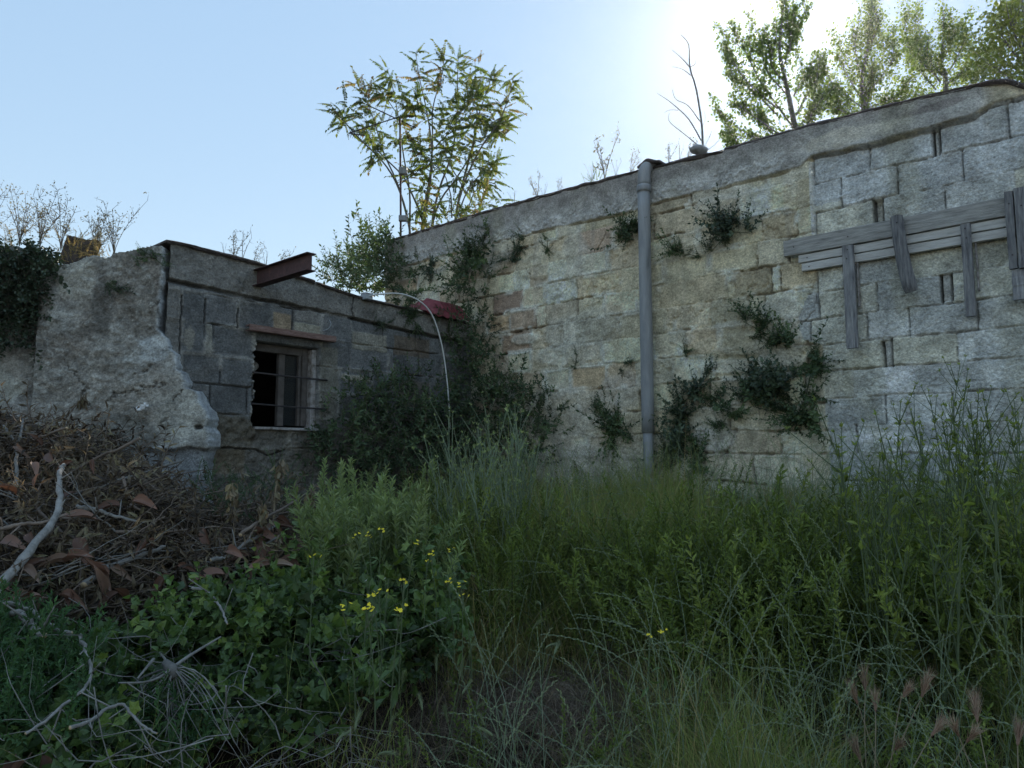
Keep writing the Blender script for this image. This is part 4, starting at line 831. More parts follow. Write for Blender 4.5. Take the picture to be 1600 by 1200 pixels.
poplar(17, 1250, 700, [(1248, 240), (1240, 190), (1228, 130), (1218, 80), (1222, 30), (1226, -4)],
       [[(1240, 200), (1190, 130), (1165, 80), (1142, 34)], [(1215, 170), (1170, 130), (1145, 95), (1133, 66)], [(1215, 180), (1175, 140), (1150, 125), (1132, 113)], [(1232, 150), (1198, 110), (1192, 70), (1196, 40)], [(1228, 130), (1205, 100), (1213, 60), (1212, 32)], [(1226, 100), (1236, 70), (1250, 40), (1266, 8)], [(1234, 80), (1236, 55), (1238, 36)], [(1240, 150), (1262, 110), (1276, 80)], [(1244, 180), (1272, 130), (1292, 105)], [(1246, 200), (1280, 160), (1310, 130)], [(1244, 230), (1190, 190), (1160, 170), (1140, 160)], [(1246, 240), (1180, 215), (1140, 190), (1120, 172)], [(1240, 240), (1200, 200), (1180, 165)], [(1235, 240), (1160, 230), (1125, 205)], [(1246, 240), (1260, 200), (1270, 170)]],
       800, "loose dark poplar in front of the sun with spread upswept branches", 150, .085, 0, .7)
poplar(19, 1352, 700, [(1350, 190), (1346, 130), (1354, 80), (1360, 40), (1358, 2)],
       [[(1348, 130), (1338, 90), (1336, 45)], [(1352, 90), (1368, 50), (1374, 24)], [(1350, 140), (1375, 100), (1390, 60)], [(1350, 150), (1385, 110), (1402, 78)], [(1350, 160), (1325, 120), (1308, 84)], [(1350, 170), (1310, 140), (1288, 110)], [(1352, 170), (1400, 150), (1425, 118)], [(1350, 190), (1310, 170), (1280, 150)], [(1352, 190), (1390, 165), (1415, 150)], [(1350, 200), (1330, 180), (1300, 175)], [(1350, 180), (1360, 140), (1366, 90)]],
       810, "narrow poplar between the sun glow and the twin-topped poplar", 180, .12, .1, .9)
poplar(20, 1478, 700, [(1478, 150), (1470, 110), (1474, 60), (1476, 14)],
       [[(1470, 130), (1440, 80), (1430, 40), (1436, 4)], [(1464, 120), (1425, 80), (1415, 40), (1422, 12)], [(1462, 140), (1436, 110), (1418, 90)], [(1478, 120), (1500, 80), (1510, 46)], [(1480, 130), (1520, 100), (1538, 74)], [(1480, 150), (1520, 130), (1548, 112)], [(1474, 120), (1450, 90), (1452, 50)], [(1478, 150), (1440, 150), (1410, 140)], [(1476, 90), (1490, 50), (1484, 20)], [(1478, 140), (1500, 120), (1524, 112)]],
       820, "twin-topped dense poplar left of the bright green treetop", 185, .14, .2, 1)
poplar(14, 1610, 700, [(1606, 140), (1602, 90), (1600, 40), (1596, -12)],
       [[(1604, 110), (1575, 70), (1556, 40), (1548, 16)], [(1602, 90), (1580, 40), (1572, 4)], [(1604, 120), (1570, 95), (1546, 70)], [(1606, 140), (1575, 120), (1550, 100)], [(1604, 80), (1640, 40), (1650, 0)], [(1606, 120), (1640, 90), (1670, 60)], [(1600, 60), (1585, 30), (1590, -10)], [(1606, 140), (1590, 120), (1575, 112)]],
       830, "bright green leafy treetop above the right end of the warehouse roof", 120, .16, .5, 1, L_WEED)

# ------------------------------------------------------------------ weeds along the roof edges and on the left wall
ST = empty("loose_stone", onR(1092, 240, -.02)); ST.rotation_euler = (0, 0, .4); tag(ST, "pale loose stone lying on the warehouse roof edge beside the dead sapling", "stone")
a, b = np.meshgrid(np.linspace(0, 2 * math.pi, 17)[:-1], np.linspace(.12, math.pi - .12, 9)); rr = 1 + .8 * (fbm(np.cos(a) * 1.5 + 9, np.sin(a) * 1.5 + b * 1.7, 1.6, 3, 900) - .5)
V = np.stack([.095 * rr * np.sin(b) * np.cos(a), .07 * rr * np.sin(b) * np.sin(a), .045 * rr * np.cos(b)], -1).reshape(-1, 3) + np.array([0, 0, .035])
q = np.array([[i * 16 + j, i * 16 + (j + 1) % 16, i * 16 + 16 + (j + 1) % 16, i * 16 + 16 + j] for i in range(8) for j in range(16)])
mb = MB(); mb.add(V, [(q, 0), (np.arange(16)[None], 0), (8 * 16 + np.arange(16)[::-1][None], 0)]); mb.build("body", M_STONE, ST, True)

def wisp(seed, hgt, n, dots=True):
    g = np.random.default_rng(seed); m = MB()
    for k in range(n):
        az = g.uniform(0, 6.28); le = g.uniform(.05, .45) * hgt; h = hgt * g.uniform(.5, 1); t = np.linspace(0, 1, 8)[:, None]
        p = np.array([math.cos(az), math.sin(az), 0]) * le * t ** 1.6 + UP * h * t; tube(m, p, np.linspace(.0035, .0014, 8), 4, g.uniform(.3, .8), 1, cap=False)
        for q in range(int(5 + 6 * dots)):
            i = int(g.integers(2, 8)); d = rdir(1, .9, g)[0]; L = g.uniform(.06, .2) * hgt; b = p[min(i, 7)] + d * np.linspace(0, L, 4)[:, None]; tube(m, b, [.002, .0016, .0013, .001], 3, .5, 1, cap=False)
            if dots:
                for e in range(3):
                    c = b[-1 - (e > 1)] + g.normal(0, .012, 3); scat(m, T_LEAF, c[None], frames(rdir(1, .5, g), rdir(1, 0, g)), [g.uniform(.012, .026)], [g.uniform(0, 1)])
    return m
for k, (u, v, Y, h, n, lab, cat) in enumerate([(30, 385, 6.3, .55, 9, "tall dry seed-headed weed above the ivy nearest the left picture edge", "weed"), (62, 388, 6.25, .48, 10, "dry bushy seed-headed weed above the ivy beside the tallest dry weed", "weed"), (95, 392, 6.2, .45, 7, "dry weed with forked stalks just left of the dark brown plank", "weed"),
                                          (150, 402, 6.25, .40, 9, "dry twiggy weed growing out beside the dark brown plank", "weed"), (178, 400, 6.25, .50, 6, "tall leaning dry stalks right of the dark brown plank on the rubble wall", "weed"), (-20, 385, 6.3, .5, 8, "dry weed above the ivy at the very edge of the wall top", "weed")]):
    mb = wisp(910 + k, h * 1.15, n); o = mb.build("dry_weed", [L_SEED, M_TWIG]); o.location = P(u, v, Y); tag(o, lab, cat)
mb = MB(); g = np.random.default_rng(925)
for u, v in [(95, 398), (110, 402), (130, 398), (150, 395), (165, 398), (140, 385), (128, 380), (12, 382), (30, 385), (105, 390), (155, 385)]:
    sprigs(mb, P(u, v + 4, 6.22), 7, S_WEED, .16, g, UP * .8, .5, .2, 1, .05)
tag(mb.build("wall_top_weed", [L_LIT, M_STEMD]), "low yellow sunlit weed along the top of the left walls", "weed")
RP = empty("brown_plank", P(128, 382, 6.35)); tag(RP, "dark brown plank sticking up behind dry weeds on the left wall top", "stone")  # a brown plank, not a stone
mb = MB(); box(mb, -.15, .13, -.02, .02, -.20, .055, bev=.004, tilt=-.22, nseg=6, jit=.006); mb.build("body", M_ROOF, RP)
pv = [wisp(940 + i, .32, 3, i % 2) for i in range(4)]; pv = [m.build("roof_weed", [L_SEED, M_STEMD]) for m in pv]; gr = "thin dry weeds along the roof edges"
for k, (u, v, wl, s) in enumerate([(803, 318, 'R', .7), (840, 307, 'R', 1.0), (850, 304, 'R', .6), (872, 298, 'R', .6), (925, 283, 'R', .8), (945, 276, 'R', 1.6), (962, 272, 'R', .7), (985, 265, 'R', .8), (1000, 260, 'R', .5), (1045, 250, 'R', .7), (1062, 246, 'R', .6), (1075, 243, 'R', .7), (350, 398, 'L', .5), (365, 402, 'L', 1.0), (378, 405, 'L', 1.0), (395, 412, 'L', .8), (415, 420, 'L', .7), (436, 424, 'L', .9), (700, 348, 'R', .6), (725, 340, 'R', .5), (770, 327, 'R', .5), (1180, 220, 'R', .4), (1230, 207, 'R', .4)]):
    o = pv[k] if k < 4 else pv[k % 4].copy()
    if k >= 4: COL.objects.link(o)
    o.location = {'R': onR, 'L': onL}[wl](u, v + 8, -.12); o.scale = (s, s, s); o.rotation_euler = (0, 0, k * 1.7); tag(o, "thin dry weed standing on a roof edge against the sky", "weed", gr)
mb = MB(); g = np.random.default_rng(955)
for u, v in [(925, 282), (930, 280)]: sprigs(mb, onR(u, v, -.1), 6, S_WEED, .16, g, UP, .4, .2, .9, .03)
tag(mb.build("roof_plant", [L_WEED, M_STEMG]), "small leafy green plant on the roof edge left of the drainpipe", "plant")
mb = MB()
for u, v in [(655, 352), (680, 348), (705, 343), (740, 332), (752, 327)]: sprigs(mb, onR(u, v, -.35), 9, S_DARK, .22, g, UP * .8, .5, .4, 1, .08)
tag(mb.build("roof_shrub", [L_TREE, M_STEMG]), "low yellow-green shoots on the roof edge at the tree's foot", "shrub")

# ------------------------------------------------------------------ foreground: where a sight line meets the ground (plus a lift)
def onT(uv, lift=0.0, ymax=9.0):
    uv = np.atleast_2d(np.asarray(uv, float)); y = 600 - uv[:, 1]
    r = np.stack([uv[:, 0] - 800, F * math.cos(PITCH) - y * math.sin(PITCH), F * math.sin(PITCH) + y * math.cos(PITCH)], 1); r = r / r[:, 1:2]
    Y = np.arange(1.2, ymax, .02); X = r[:, 0:1] * Y; Zr = 1.6 + r[:, 2:3] * Y; lift = np.broadcast_to(np.asarray(lift, float), (len(uv),))
    below = Zr < terr(X, np.broadcast_to(Y, X.shape)) + lift[:, None]
    k = np.where(below.any(1), below.argmax(1), len(Y) - 1)
    return np.stack([r[:, 0] * Y[k], Y[k], 1.6 + r[:, 2] * Y[k]], 1)
def inpoly(uv, poly):
    p = np.asarray(poly, float); x, y = uv[:, 0], uv[:, 1]; c = np.zeros(len(uv), bool)
    for (x1, y1), (x2, y2) in zip(p, np.roll(p, -1, 0)):
        c ^= ((y1 > y) != (y2 > y)) & (x < (x2 - x1) * (y - y1) / (y2 - y1 + 1e-9) + x1)
    return c
def sample(poly, n, g):
    p = np.asarray(poly, float); o = np.zeros((0, 2))
    while len(o) < n:
        q = g.uniform(p.min(0), p.max(0), (n * 2, 2)); o = np.vstack([o, q[inpoly(q, p)]])
    return o[:n]
def cover(mb, poly, n, lift, tm, size, g, up=.6, sd=.5, face=.35, rlo=0, rhi=1):
    uv = sample(poly, n, g); L = g.uniform(lift[0], lift[1], n); p = onT(uv, L)
    d = g.normal(0, sd, (n, 3)) + UP * up + np.array([0, -1, 0]) * face; k = g.integers(0, len(tm), n)
    for i, t in enumerate(tm):
        s = k == i; m = int(s.sum()); scat(mb, t, p[s], frames(d[s], rdir(m, .7, g)), size * g.uniform(.6, 1.3, m), g.uniform(rlo, rhi, m))
    return p

# ---- heap of cut branches
PILE = [(-80, 640), (40, 648), (100, 662), (190, 680), (262, 745), (350, 800), (490, 785), (500, 830), (440, 885), (330, 910), (230, 965), (120, 965), (-80, 975)]
BP = empty("brush_pile", (-2.6, 4.6, 1.2)); bp0 = np.array(BP.location); tag(BP, "heap of cut branches with withered brown leaves in front of the rubble wall", "brush pile")
g = np.random.default_rng(1001); mb = MB(); cover(mb, PILE, 1700, (-.02, .27), S_DEADH, .24, g, -.25, .55, .35, 0, .75)
cover(mb, [(60, 670), (110, 690), (250, 750), (300, 830), (150, 900), (40, 860)], 260, (.08, .26), S_DEADH, .25, g, -.5, .45, .4, .35, .9)
cover(mb, [(350, 760), (500, 760), (510, 830), (360, 860)], 160, (.0, .25), S_DEADH, .20, g, -.3, .5, .2, .2, .9)
cover(mb, [(-700, 640), (-80, 640), (-80, 975), (-700, 1100)], 900, (-.02, .25), S_DEADH, .24, g, -.25, .55, .35, 0, .75)
mb.V = [v - bp0 for v in mb.V]; o = mb.build("dead_leaves", [L_DEAD, M_TWIG], BP); o["kind"] = "stuff"
mb = MB(); uv = sample(PILE, 300, g); p0 = onT(uv, g.uniform(.03, .26, 300))
for i in range(300):
    a = g.normal(0, .45) + (0 if g.uniform() < .75 else 1.2); L = g.uniform(.2, .75); d = np.array([math.cos(a), g.normal(0, .3), math.sin(a) * .55]); t = np.linspace(0, 1, 7)[:, None]
    p = p0[i] + d * L * (t - .5) + rdir(1)[0] * .10 * (t - .5) ** 2 + g.normal(0, .006, (7, 3)); tube(mb, p - bp0, np.linspace(g.uniform(.003, .009), .002, 7), 5, g.uniform(.2, 1))
o = mb.build("twigs", M_TWIG, BP, True); o["kind"] = "stuff"

BR = [([(-30, 935), (0, 914), (50, 855), (85, 812), (93, 770), (94, 737), (101, 727)], .022, .009, .26, M_BARK, 1.0, "thick pale grey branch curving up out of the brush pile at the left edge"),
      ([(130, 915), (175, 885), (220, 868), (258, 853)], .014, .009, .24, M_BARK, .55, "dark straight branch slanting across the middle of the brush pile"),
      ([(-40, 930), (10, 942), (45, 952), (70, 972), (92, 985), (115, 990)], .012, .008, .25, M_BARK, .8, "pale crooked branch lying low below the thick pale branch"),
      ([(125, 992), (133, 1015), (142, 1050), (137, 1070), (122, 1085), (80, 1118), (40, 1147)], .009, .005, .28, M_BARK, .95, "zigzag bare branch hanging down through the brambles at the lower left"),
      ([(120, 792), (150, 796), (175, 805), (215, 815)], .011, .006, .24, M_BARK, .7, "short knobbly branch sticking out of withered leaves in the brush pile"),
      ([(330, 875), (358, 868), (385, 848), (405, 838), (430, 822)], .010, .006, .26, M_BARK, .6, "bent branch below the withered stalks at the pile's right end"),
      ([(375, 835), (410, 812), (450, 790), (480, 770), (500, 752)], .010, .004, .30, M_TWIG, .5, "long thin bare branch pointing right from the pile towards the green weeds"),
      ([(300, 918), (325, 925), (345, 950), (355, 975)], .009, .005, .32, M_BARK, .8, "arched pale twig over the bramble leaves right of the pile"),
      ([(25, 955), (48, 975), (66, 995)], .015, .014, .27, M_BARK, .7, "short sawn-off log end lying below the pale branches"),
      ([(110, 1136), (140, 1128), (170, 1106), (192, 1101), (205, 1115), (225, 1135), (245, 1145)], .008, .004, .30, M_BARK, .8, "curved thin dead branch low in the leaves at the bottom left"),
      ([(-20, 830), (30, 820), (70, 815), (110, 800)], .010, .005, .26, M_TWIG, .8, "dark twig lying level behind the thick pale branch"),
      ([(25, 760), (26, 730), (27, 700), (32, 680), (36, 655)], .010, .006, .18, M_BARK, .5, "forked grey branch standing at the top left of the pile"),
      ([(5, 665), (24, 690), (28, 702)], .006, .007, .19, M_BARK, .45, "slim grey fork leaning against the standing branch at top left")]
for k, (pl, r0, r1, lift, m, r, lab) in enumerate(BR):
    p = onT(pl, lift + (.24 if pl[0][1] > 975 or pl[-1][1] > 960 else .13)); p = cr(p, 26); org = p[0].copy(); mb = MB()
    rr = np.linspace(r0, r1, 26) * (.72 if pl[0][1] > 975 or pl[-1][1] > 960 else 1) * (1 + .10 * np.sin(np.arange(26) * 1.9 + k)); p = p + np.random.default_rng(k).normal(0, r1 * .35, p.shape)
    tube(mb, p - org, rr, 8, r, 0, capmat=1)
    for q in range(4):
        i = 4 + q * 5; d = rdir(1, .3)[0]; tube(mb, p[i] - org + d * np.linspace(0, .05 + .05 * (q % 2), 4)[:, None], np.linspace(rr[i] * .5, .002, 4), 5, r)
    o = mb.build("branch", [m, M_CUT], None, True); o.location = org; tag(o, lab, "branch")
g = np.random.default_rng(1015)
for k, p0 in enumerate(onT(sample(PILE, 22, g), g.uniform(.16, .32, 22))):
    a = g.normal(0, .40) + (math.pi if g.uniform() < .4 else 0); L = g.uniform(.45, 1.15); d = np.array([math.cos(a), g.normal(-.1, .28), math.sin(a) * .6 + .05]); t = np.linspace(0, 1, 15)[:, None]; r0 = g.uniform(.0045, .0095); mb = MB()
    p = d * L * (t - .5) + rdir(1, 0, g)[0] * .22 * (t - .5) ** 2 + np.cumsum(g.normal(0, .006, (15, 3)), 0); tube(mb, p, np.linspace(r0, r0 * .3, 15), 7, g.uniform(.2, 1), 0, capmat=1)
    for q in range(int(g.integers(2, 6))):
        i = int(g.integers(4, 14)); e = d / np.linalg.norm(d) + rdir(1, .2, g)[0] * .9; tube(mb, p[i] + e * g.uniform(.08, .28) * np.linspace(0, 1, 6)[:, None] + g.normal(0, .004, (6, 3)), np.linspace(r0 * .4, .001, 6), 5, g.uniform(.2, 1))
    o = mb.build("branch", [M_BARK if k % 3 else M_TWIG, M_CUT], None, True); o.location = p0; tag(o, "bare cut branch lying among withered leaves in the brush pile", "branch", "cut branches in the brush pile")
# uprooted stub with thin roots
RB = empty("root_stub", onT([(270, 1043)], .50)[0]); rb = np.array(RB.location); tag(RB, "uprooted stub with thin roots fanning down over the bramble leaves", "root")
mb = MB(); g = np.random.default_rng(1020)
for pl, r0 in [([(270, 1043), (300, 1022), (345, 995)], .007), ([(270, 1043), (250, 1058), (225, 1066), (185, 1067)], .0055), ([(266, 1040), (250, 1020)], .006), ([(240, 1030), (215, 1060)], .006)]:
    tube(mb, cr(onT(pl, .50) - rb, 10), np.linspace(r0, r0 * .5, 10), 7, .75)
tube(mb, np.array([[-.03, 0, .02], [0, -.01, 0], [.015, -.015, -.03]]), [.012, .020, .014], 8, .3); mb.build("stub", M_BARK, RB, True)
mb = MB()
for i in range(34):
    a = g.uniform(-2.9, -.25); L = g.uniform(.15, .42); d = np.array([math.cos(a), g.normal(-.25, .2), math.sin(a) * .9]); t = np.linspace(0, 1, 9)[:, None]
    tube(mb, d * L * t - UP * .10 * t ** 2 + rdir(1)[0] * .03 * np.sin(t * 5), np.linspace(.0022, .0007, 9), 4, g.uniform(.3, 1), cap=False)
mb.build("roots", M_BARK, RB)

# large dead leaves lying and curling on the heap
BL = [(50, 722, .11, .8), (62, 740, .09, .5), (206, 783, .17, .75), (190, 790, .15, .3), (475, 848, .17, .7), (487, 828, .15, .45), (466, 838, .13, .3), (402, 848, .19, .35), (390, 866, .17, .2), (418, 868, .17, .5), (400, 830, .13, .65), (428, 885, .12, .95), (438, 872, .15, .4), (14, 922, .15, .75), (48, 930, .14, .4), (66, 934, .13, .8), (150, 893, .14, .85), (160, 905, .13, .6), (175, 884, .13, .9), (40, 1188, .19, .55), (66, 1178, .15, .5), (12, 1190, .18, .85), (2, 1062, .12, .1), (120, 930, .13, .3), (185, 925, .13, .3)]
_g = np.random.default_rng(1041); BL += [(u, v, float(_g.uniform(.09, .17)), float(_g.uniform(.15, .9))) for u, v in sample([(-20, 690), (110, 690), (250, 760), (330, 810), (480, 800), (490, 880), (380, 915), (220, 960), (-20, 960)], 44, _g)]
def bigleaf(seed):
    g = np.random.default_rng(seed); n, m_ = 9, 5; t = np.linspace(0, 1, n)[:, None]; s = np.linspace(-1, 1, m_)[None]
    wv = .24 * np.sin(np.pi * np.clip(t, 0, 1) ** .85) ** .8 + .004; cu = g.uniform(.7, 2.0); ro = g.uniform(.7, 1.9); x = wv * np.sin(s * ro) / ro; z = wv * (1 - np.cos(s * ro)) / ro * 1.6 - cu * .28 * t ** 2 + .02 * np.sin(t * 9 + s * 2)
    V = np.stack([x + 0 * t, t + 0 * x, z], -1).reshape(-1, 3); q = np.array([[i * m_ + j, i * m_ + j + 1, i * m_ + m_ + j + 1, i * m_ + m_ + j] for i in range(n - 1) for j in range(m_ - 1)])
    m = MB(); m.add(V, [(q, 0)], .5); tube(m, np.array([[0, -.16, .01], [0, 0, 0], [0, .5, -cu * .07 - .006], [0, 1, -cu * .28]]), [.012, .010, .006, .002], 4, .3, 0); return m
g = np.random.default_rng(1040)
for k, (u, v, sz, r) in enumerate(BL):
    p = onT([(u, v)], .37)[0]; d = np.array([g.normal(.2, .7), -.5, g.normal(-.2, .45)]); t = bigleaf(1050 + k).tmpl(); mb = MB()
    scat(mb, t, np.zeros((1, 3)), frames(d[None], (np.array([g.normal(0, .4), -.6, .8]))[None]), [sz * .85], [r]); o = mb.build("dead_leaf", L_BIG, None, True); o.location = p
    tag(o, "large curled reddish brown dead leaf lying on the brush and brambles", "leaf", "large dead leaves on the brush pile")

# withered upright stalks at the right end of the heap
for k, (pl, lab) in enumerate([([(366, 815), (366, 785), (363, 755)], "withered brown stalk standing left of the taller orange-brown stalk under the window"), ([(428, 800), (430, 770), (436, 735), (440, 722)], "tall withered stalk with orange-brown hanging leaves in front of the shed window"), ([(486, 815), (487, 790), (486, 765)], "withered brown leaf bunch among the green weed tips below the window"), ([(408, 830), (410, 808), (409, 790)], "short withered leaf bunch between the two brown stalks below the window")]):
    yb = onT([pl[0]], .40)[0][1]; p = cr([P(u, v, yb) for u, v in pl], 12); g = np.random.default_rng(1080 + k); mb = MB(); org = p[0] - UP * .35; tube(mb, np.vstack([org[None], p]) - org, np.linspace(.005, .0025, 13), 5, .6, 1)
    for q in range(46):
        c = p[int(g.integers(2, 12))] - org + g.normal(0, .012, 3); scat(mb, T_LEAF, c[None], frames((np.array([g.normal(0, .45), g.normal(0, .45), -1]))[None], rdir(1, 0, g)), [g.uniform(.028, .055)], [g.uniform(.45, 1)])
    o = mb.build("withered_stalk", [L_DEAD, M_STEMD]); o.location = org; tag(o, lab, "stalk")
g = np.random.default_rng(1090); LITTER = [(222, 636, "white plastic scrap stuck on the rubble wall"),]
for u, v, lab in LITTER:
    e = empty("plastic_scrap", onE(u, v, .06)); tag(e, lab, "litter"); mb = MB()
    for cx, cz, s in [(0, 0, .028), (.035, .02, .02), (-.02, -.012, .02)]:
        a, b = np.meshgrid(np.linspace(-1, 1, 7), np.linspace(-1, 1, 7)); z = .5 * np.sin(a * 3 + cx * 90) * np.cos(b * 2.5) + g.normal(0, .18, a.shape); V = np.stack([cx + a * s, -.01 - z * s, cz + b * s * .8], -1).reshape(-1, 3)
        q = np.array([[i * 7 + j, i * 7 + j + 1, i * 7 + 8 + j, i * 7 + 7 + j] for i in range(6) for j in range(6)]); V2 = V + np.array([0, .003, 0]); mb.add(np.vstack([V, V2]), [(q, 0), (q[:, ::-1] + 49, 0)])
    mb.build("film", M_LITTER, e, True)
SP = onE(120, 622, .12); mb = MB(); g = np.random.default_rng(1095)
tube(mb, cr([SP * 0 + np.array([-.16, -.02, -.30]), np.array([-.06, -.03, -.16]), np.array([.03, -.02, -.03]), np.array([.06, 0, .03])], 10), np.linspace(.006, .002, 10), 5, .4, 1)
for q in range(14): scat(mb, T_LANCE, np.array([[.04 + g.normal(0, .015), -.01, -.01 + g.normal(0, .02)]]), frames(np.array([[g.normal(0, .35), -.1, -1]]), rdir(1, 0, g)), [g.uniform(.06, .11)], [g.uniform(.4, .95)])
o = mb.build("withered_sprig", [L_DEAD, M_TWIG]); o.location = SP; tag(o, "withered leafy sprig leaning against the rubble wall above the pile", "sprig")

# ---- brambles and other broad-leaved plants in the left foreground
BRAM = [(200, 995), (330, 955), (420, 930), (500, 895), (600, 890), (700, 915), (735, 950), (700, 1030), (600, 1080), (480, 1130), (350, 1170), (150, 1230), (-80, 1260), (-80, 1010), (100, 1030)]
g = np.random.default_rng(1100); mb = MB(); cover(mb, BRAM, 1350, (-.05, .34), S_BRAM, .155, g, .55, .5, .45, 0, .85)
cover(mb, [(260, 965), (420, 935), (420, 1010), (250, 1020)], 120, (.26, .42), S_BRAM, .16, g, .6, .5, .4, .4, 1); cover(mb, [(420, 880), (720, 890), (700, 1010), (430, 1000)], 190, (.25, .42), S_BRAM, .20, g, .6, .5, .4, .3, 1)
cover(mb, [(-700, 1050), (-80, 1000), (-80, 1260), (-700, 1260)], 500, (-.05, .34), S_BRAM, .155, g, .55, .5, .45, 0, .85)
tag(mb.build("bramble", [L_BRAM, M_STEMG]), "low mass of dark bramble leaves below the brush pile", "bramble")
mb = MB(); cover(mb, [(-80, 970), (60, 965), (120, 1010), (155, 1080), (120, 1150), (-80, 1180)], 260, (.18, .46), S_FEATH, .17, g, .9, .35, .3); cover(mb, [(160, 1110), (330, 1090), (340, 1180), (150, 1200)], 120, (.1, .35), S_FEATH, .15, g, .8, .4, .3, 0, .7)
tag(mb.build("feathery_weed", [L_FEATH, M_STEMG]), "soft feathery bright green weed in the lower left corner", "weed")
mb = MB(); cover(mb, [(300, 750), (480, 740), (500, 800), (330, 815)], 70, (.1, .32), S_WEED, .20, g, .7, .45, .2, 0, .6); cover(mb, [(410, 740), (450, 735), (460, 780), (410, 780)], 20, (.2, .4), S_WEED, .2, g, .7, .4, .2, .3, .8)
tag(mb.build("weed", [L_DARK, M_STEMG]), "dark green weeds growing against the shed wall below the window", "weed")

# ---- instanced weeds: one of each kind, then copies sharing its mesh
def plant_mug(seed):
    g = np.random.default_rng(seed); m = MB()
    for q in range(4): scat(m, S_MUG[q % 3], np.array([[g.normal(0, .05), g.normal(0, .05), 0]]), frames(np.array([[g.normal(0, .16), g.normal(0, .16), 1]]), rdir(1, 0, g)), [g.uniform(.65, 1.0)], [g.uniform(.2, .9)])
    return m
def plant_weed(seed):
    g = np.random.default_rng(seed); m = MB()
    for q in range(9): scat(m, S_WEED[q % 3], np.array([[g.normal(0, .07), g.normal(0, .07), g.uniform(0, .25)]]), frames(np.array([[g.normal(0, .4), g.normal(0, .4), 1]]), rdir(1, 0, g)), [g.uniform(.35, .62)], [g.uniform(.1, .9)])
    return m
def plant_stalk(seed, leafy):
    g = np.random.default_rng(seed); m = MB()
    for q in range(3):
        h = g.uniform(.75, 1.05); ln = g.normal(0, .12, 2); t = np.linspace(0, 1, 10)[:, None]; p = np.array([ln[0], ln[1], 0]) * t ** 1.4 + UP * h * t + np.array([g.normal(0, .03), g.normal(0, .03), 0]); tube(m, p, np.linspace(.0048, .002, 10), 5, g.uniform(.4, .9), 1, cap=False)
        ends = [p[-1]]
        for b in range(6):
            i = int(g.integers(4, 9)); d = np.array([g.normal(0, .35), g.normal(0, .35), 1]); L = g.uniform(.08, .26); e = p[i] + d * np.linspace(0, L, 5)[:, None]; tube(m, e, np.linspace(.0026, .0015, 5), 4, .6, 1, cap=False); ends.append(e[-1])
        for e in ends:
            n = 5; scat(m, T_LANCE, np.tile(e, (n, 1)), frames(rdir(n, 1.2, g), rdir(n, 0, g)), g.uniform(.012, .03, n), g.uniform(.4, 1, n))
        nl = 26 if leafy else 12; i = g.integers(1, 9, nl); d = rdir(nl, .9, g); scat(m, T_LANCE, p[i], frames(d, rdir(nl, .4, g)), g.uniform(.025, .06, nl), g.uniform(.1, .8, nl))
    return m
def spread(protos, name, mats, spots, label, cat, group, g, s0, s1):
    pr = [m.build(name, mats) for m in protos]
    for k, p in enumerate(spots):
        o = pr[k] if k < len(pr) else pr[k % len(pr)].copy()
        if k >= len(pr): COL.objects.link(o)
        s = g.uniform(s0, s1); o.location = p; o.scale = (s, s, s); o.rotation_euler = (g.normal(0, .06), g.normal(0, .06), g.uniform(0, 6.28)); tag(o, label, cat, group)
def ground_at(uv, Y=None):
    return onT(uv, 0.0)
def spots_top(uvs, h, g, jit=.0):          # root so that a plant of height h reaches the given sight line
    p = onT(uvs, h); p[:, 2] = terr(p[:, 0], p[:, 1]) - .02; return p
g = np.random.default_rng(1200)
MUGP = np.vstack([sample([(490, 800), (530, 740), (600, 750), (660, 790), (700, 850), (640, 875), (540, 850), (480, 840)], 50, g), [(483, 735), (510, 728), (563, 724), (575, 750), (665, 755), (645, 775), (540, 760), (600, 770), (470, 760)]])
spread([plant_mug(1210 + i) for i in range(4)], "mugwort", [L_MUG, M_STEMP], spots_top(MUGP, .60, g), "upright grey-green weed with spiky leafy tip in front of the dark corner shrub", "weed", "grey-green upright weeds before the corner shrub", g, .52, .85)
STK = [(702, 700), (712, 690), (722, 668), (735, 690), (742, 665), (748, 675), (757, 660), (765, 690), (772, 672), (785, 660), (790, 690), (796, 672), (806, 680), (818, 672), (826, 668), (845, 705), (730, 720), (780, 720), (810, 715), (760, 730)]
spread([plant_stalk(1230 + i, False) for i in range(4)], "tall_stalk", [L_MUG, M_STEMP], spots_top(STK, .92, g), "tall thin pale stalk with small buds standing before the corner shrub", "stalk", "tall pale stalks before the corner shrub", g, .8, 1.08)
STR = np.vstack([sample([(1340, 700), (1400, 640), (1480, 590), (1590, 600), (1700, 640), (1700, 740), (1340, 760)], 20, g), [(1380, 640), (1400, 660), (1460, 590), (1480, 600), (1500, 615), (1545, 620), (1580, 600), (1330, 690)]])
spread([plant_stalk(1240 + i, True) for i in range(4)], "leafy_stalk", [L_WEED, M_STEMG], spots_top(STR, .98, g), "tall thin leafy stalk rising against the concrete block infill", "stalk", "tall leafy stalks before the block infill", g, .8, 1.1)
WD = np.vstack([sample([(860, 780), (980, 760), (1100, 770), (1200, 745), (1340, 740), (1345, 860), (1150, 880), (900, 850)], 80, g), sample([(1340, 760), (1700, 760), (1700, 850), (1340, 850)], 36, g), sample([(700, 760), (860, 770), (870, 850), (700, 850)], 40, g)])
spread([plant_weed(1250 + i) for i in range(5)], "leafy_weed", [L_WEED, M_STEMG], spots_top(WD, .64, g), "bushy leafy green weed in the tall growth at the foot of the warehouse wall", "weed", "leafy weeds at the foot of the warehouse wall", g, .7, 1.1)

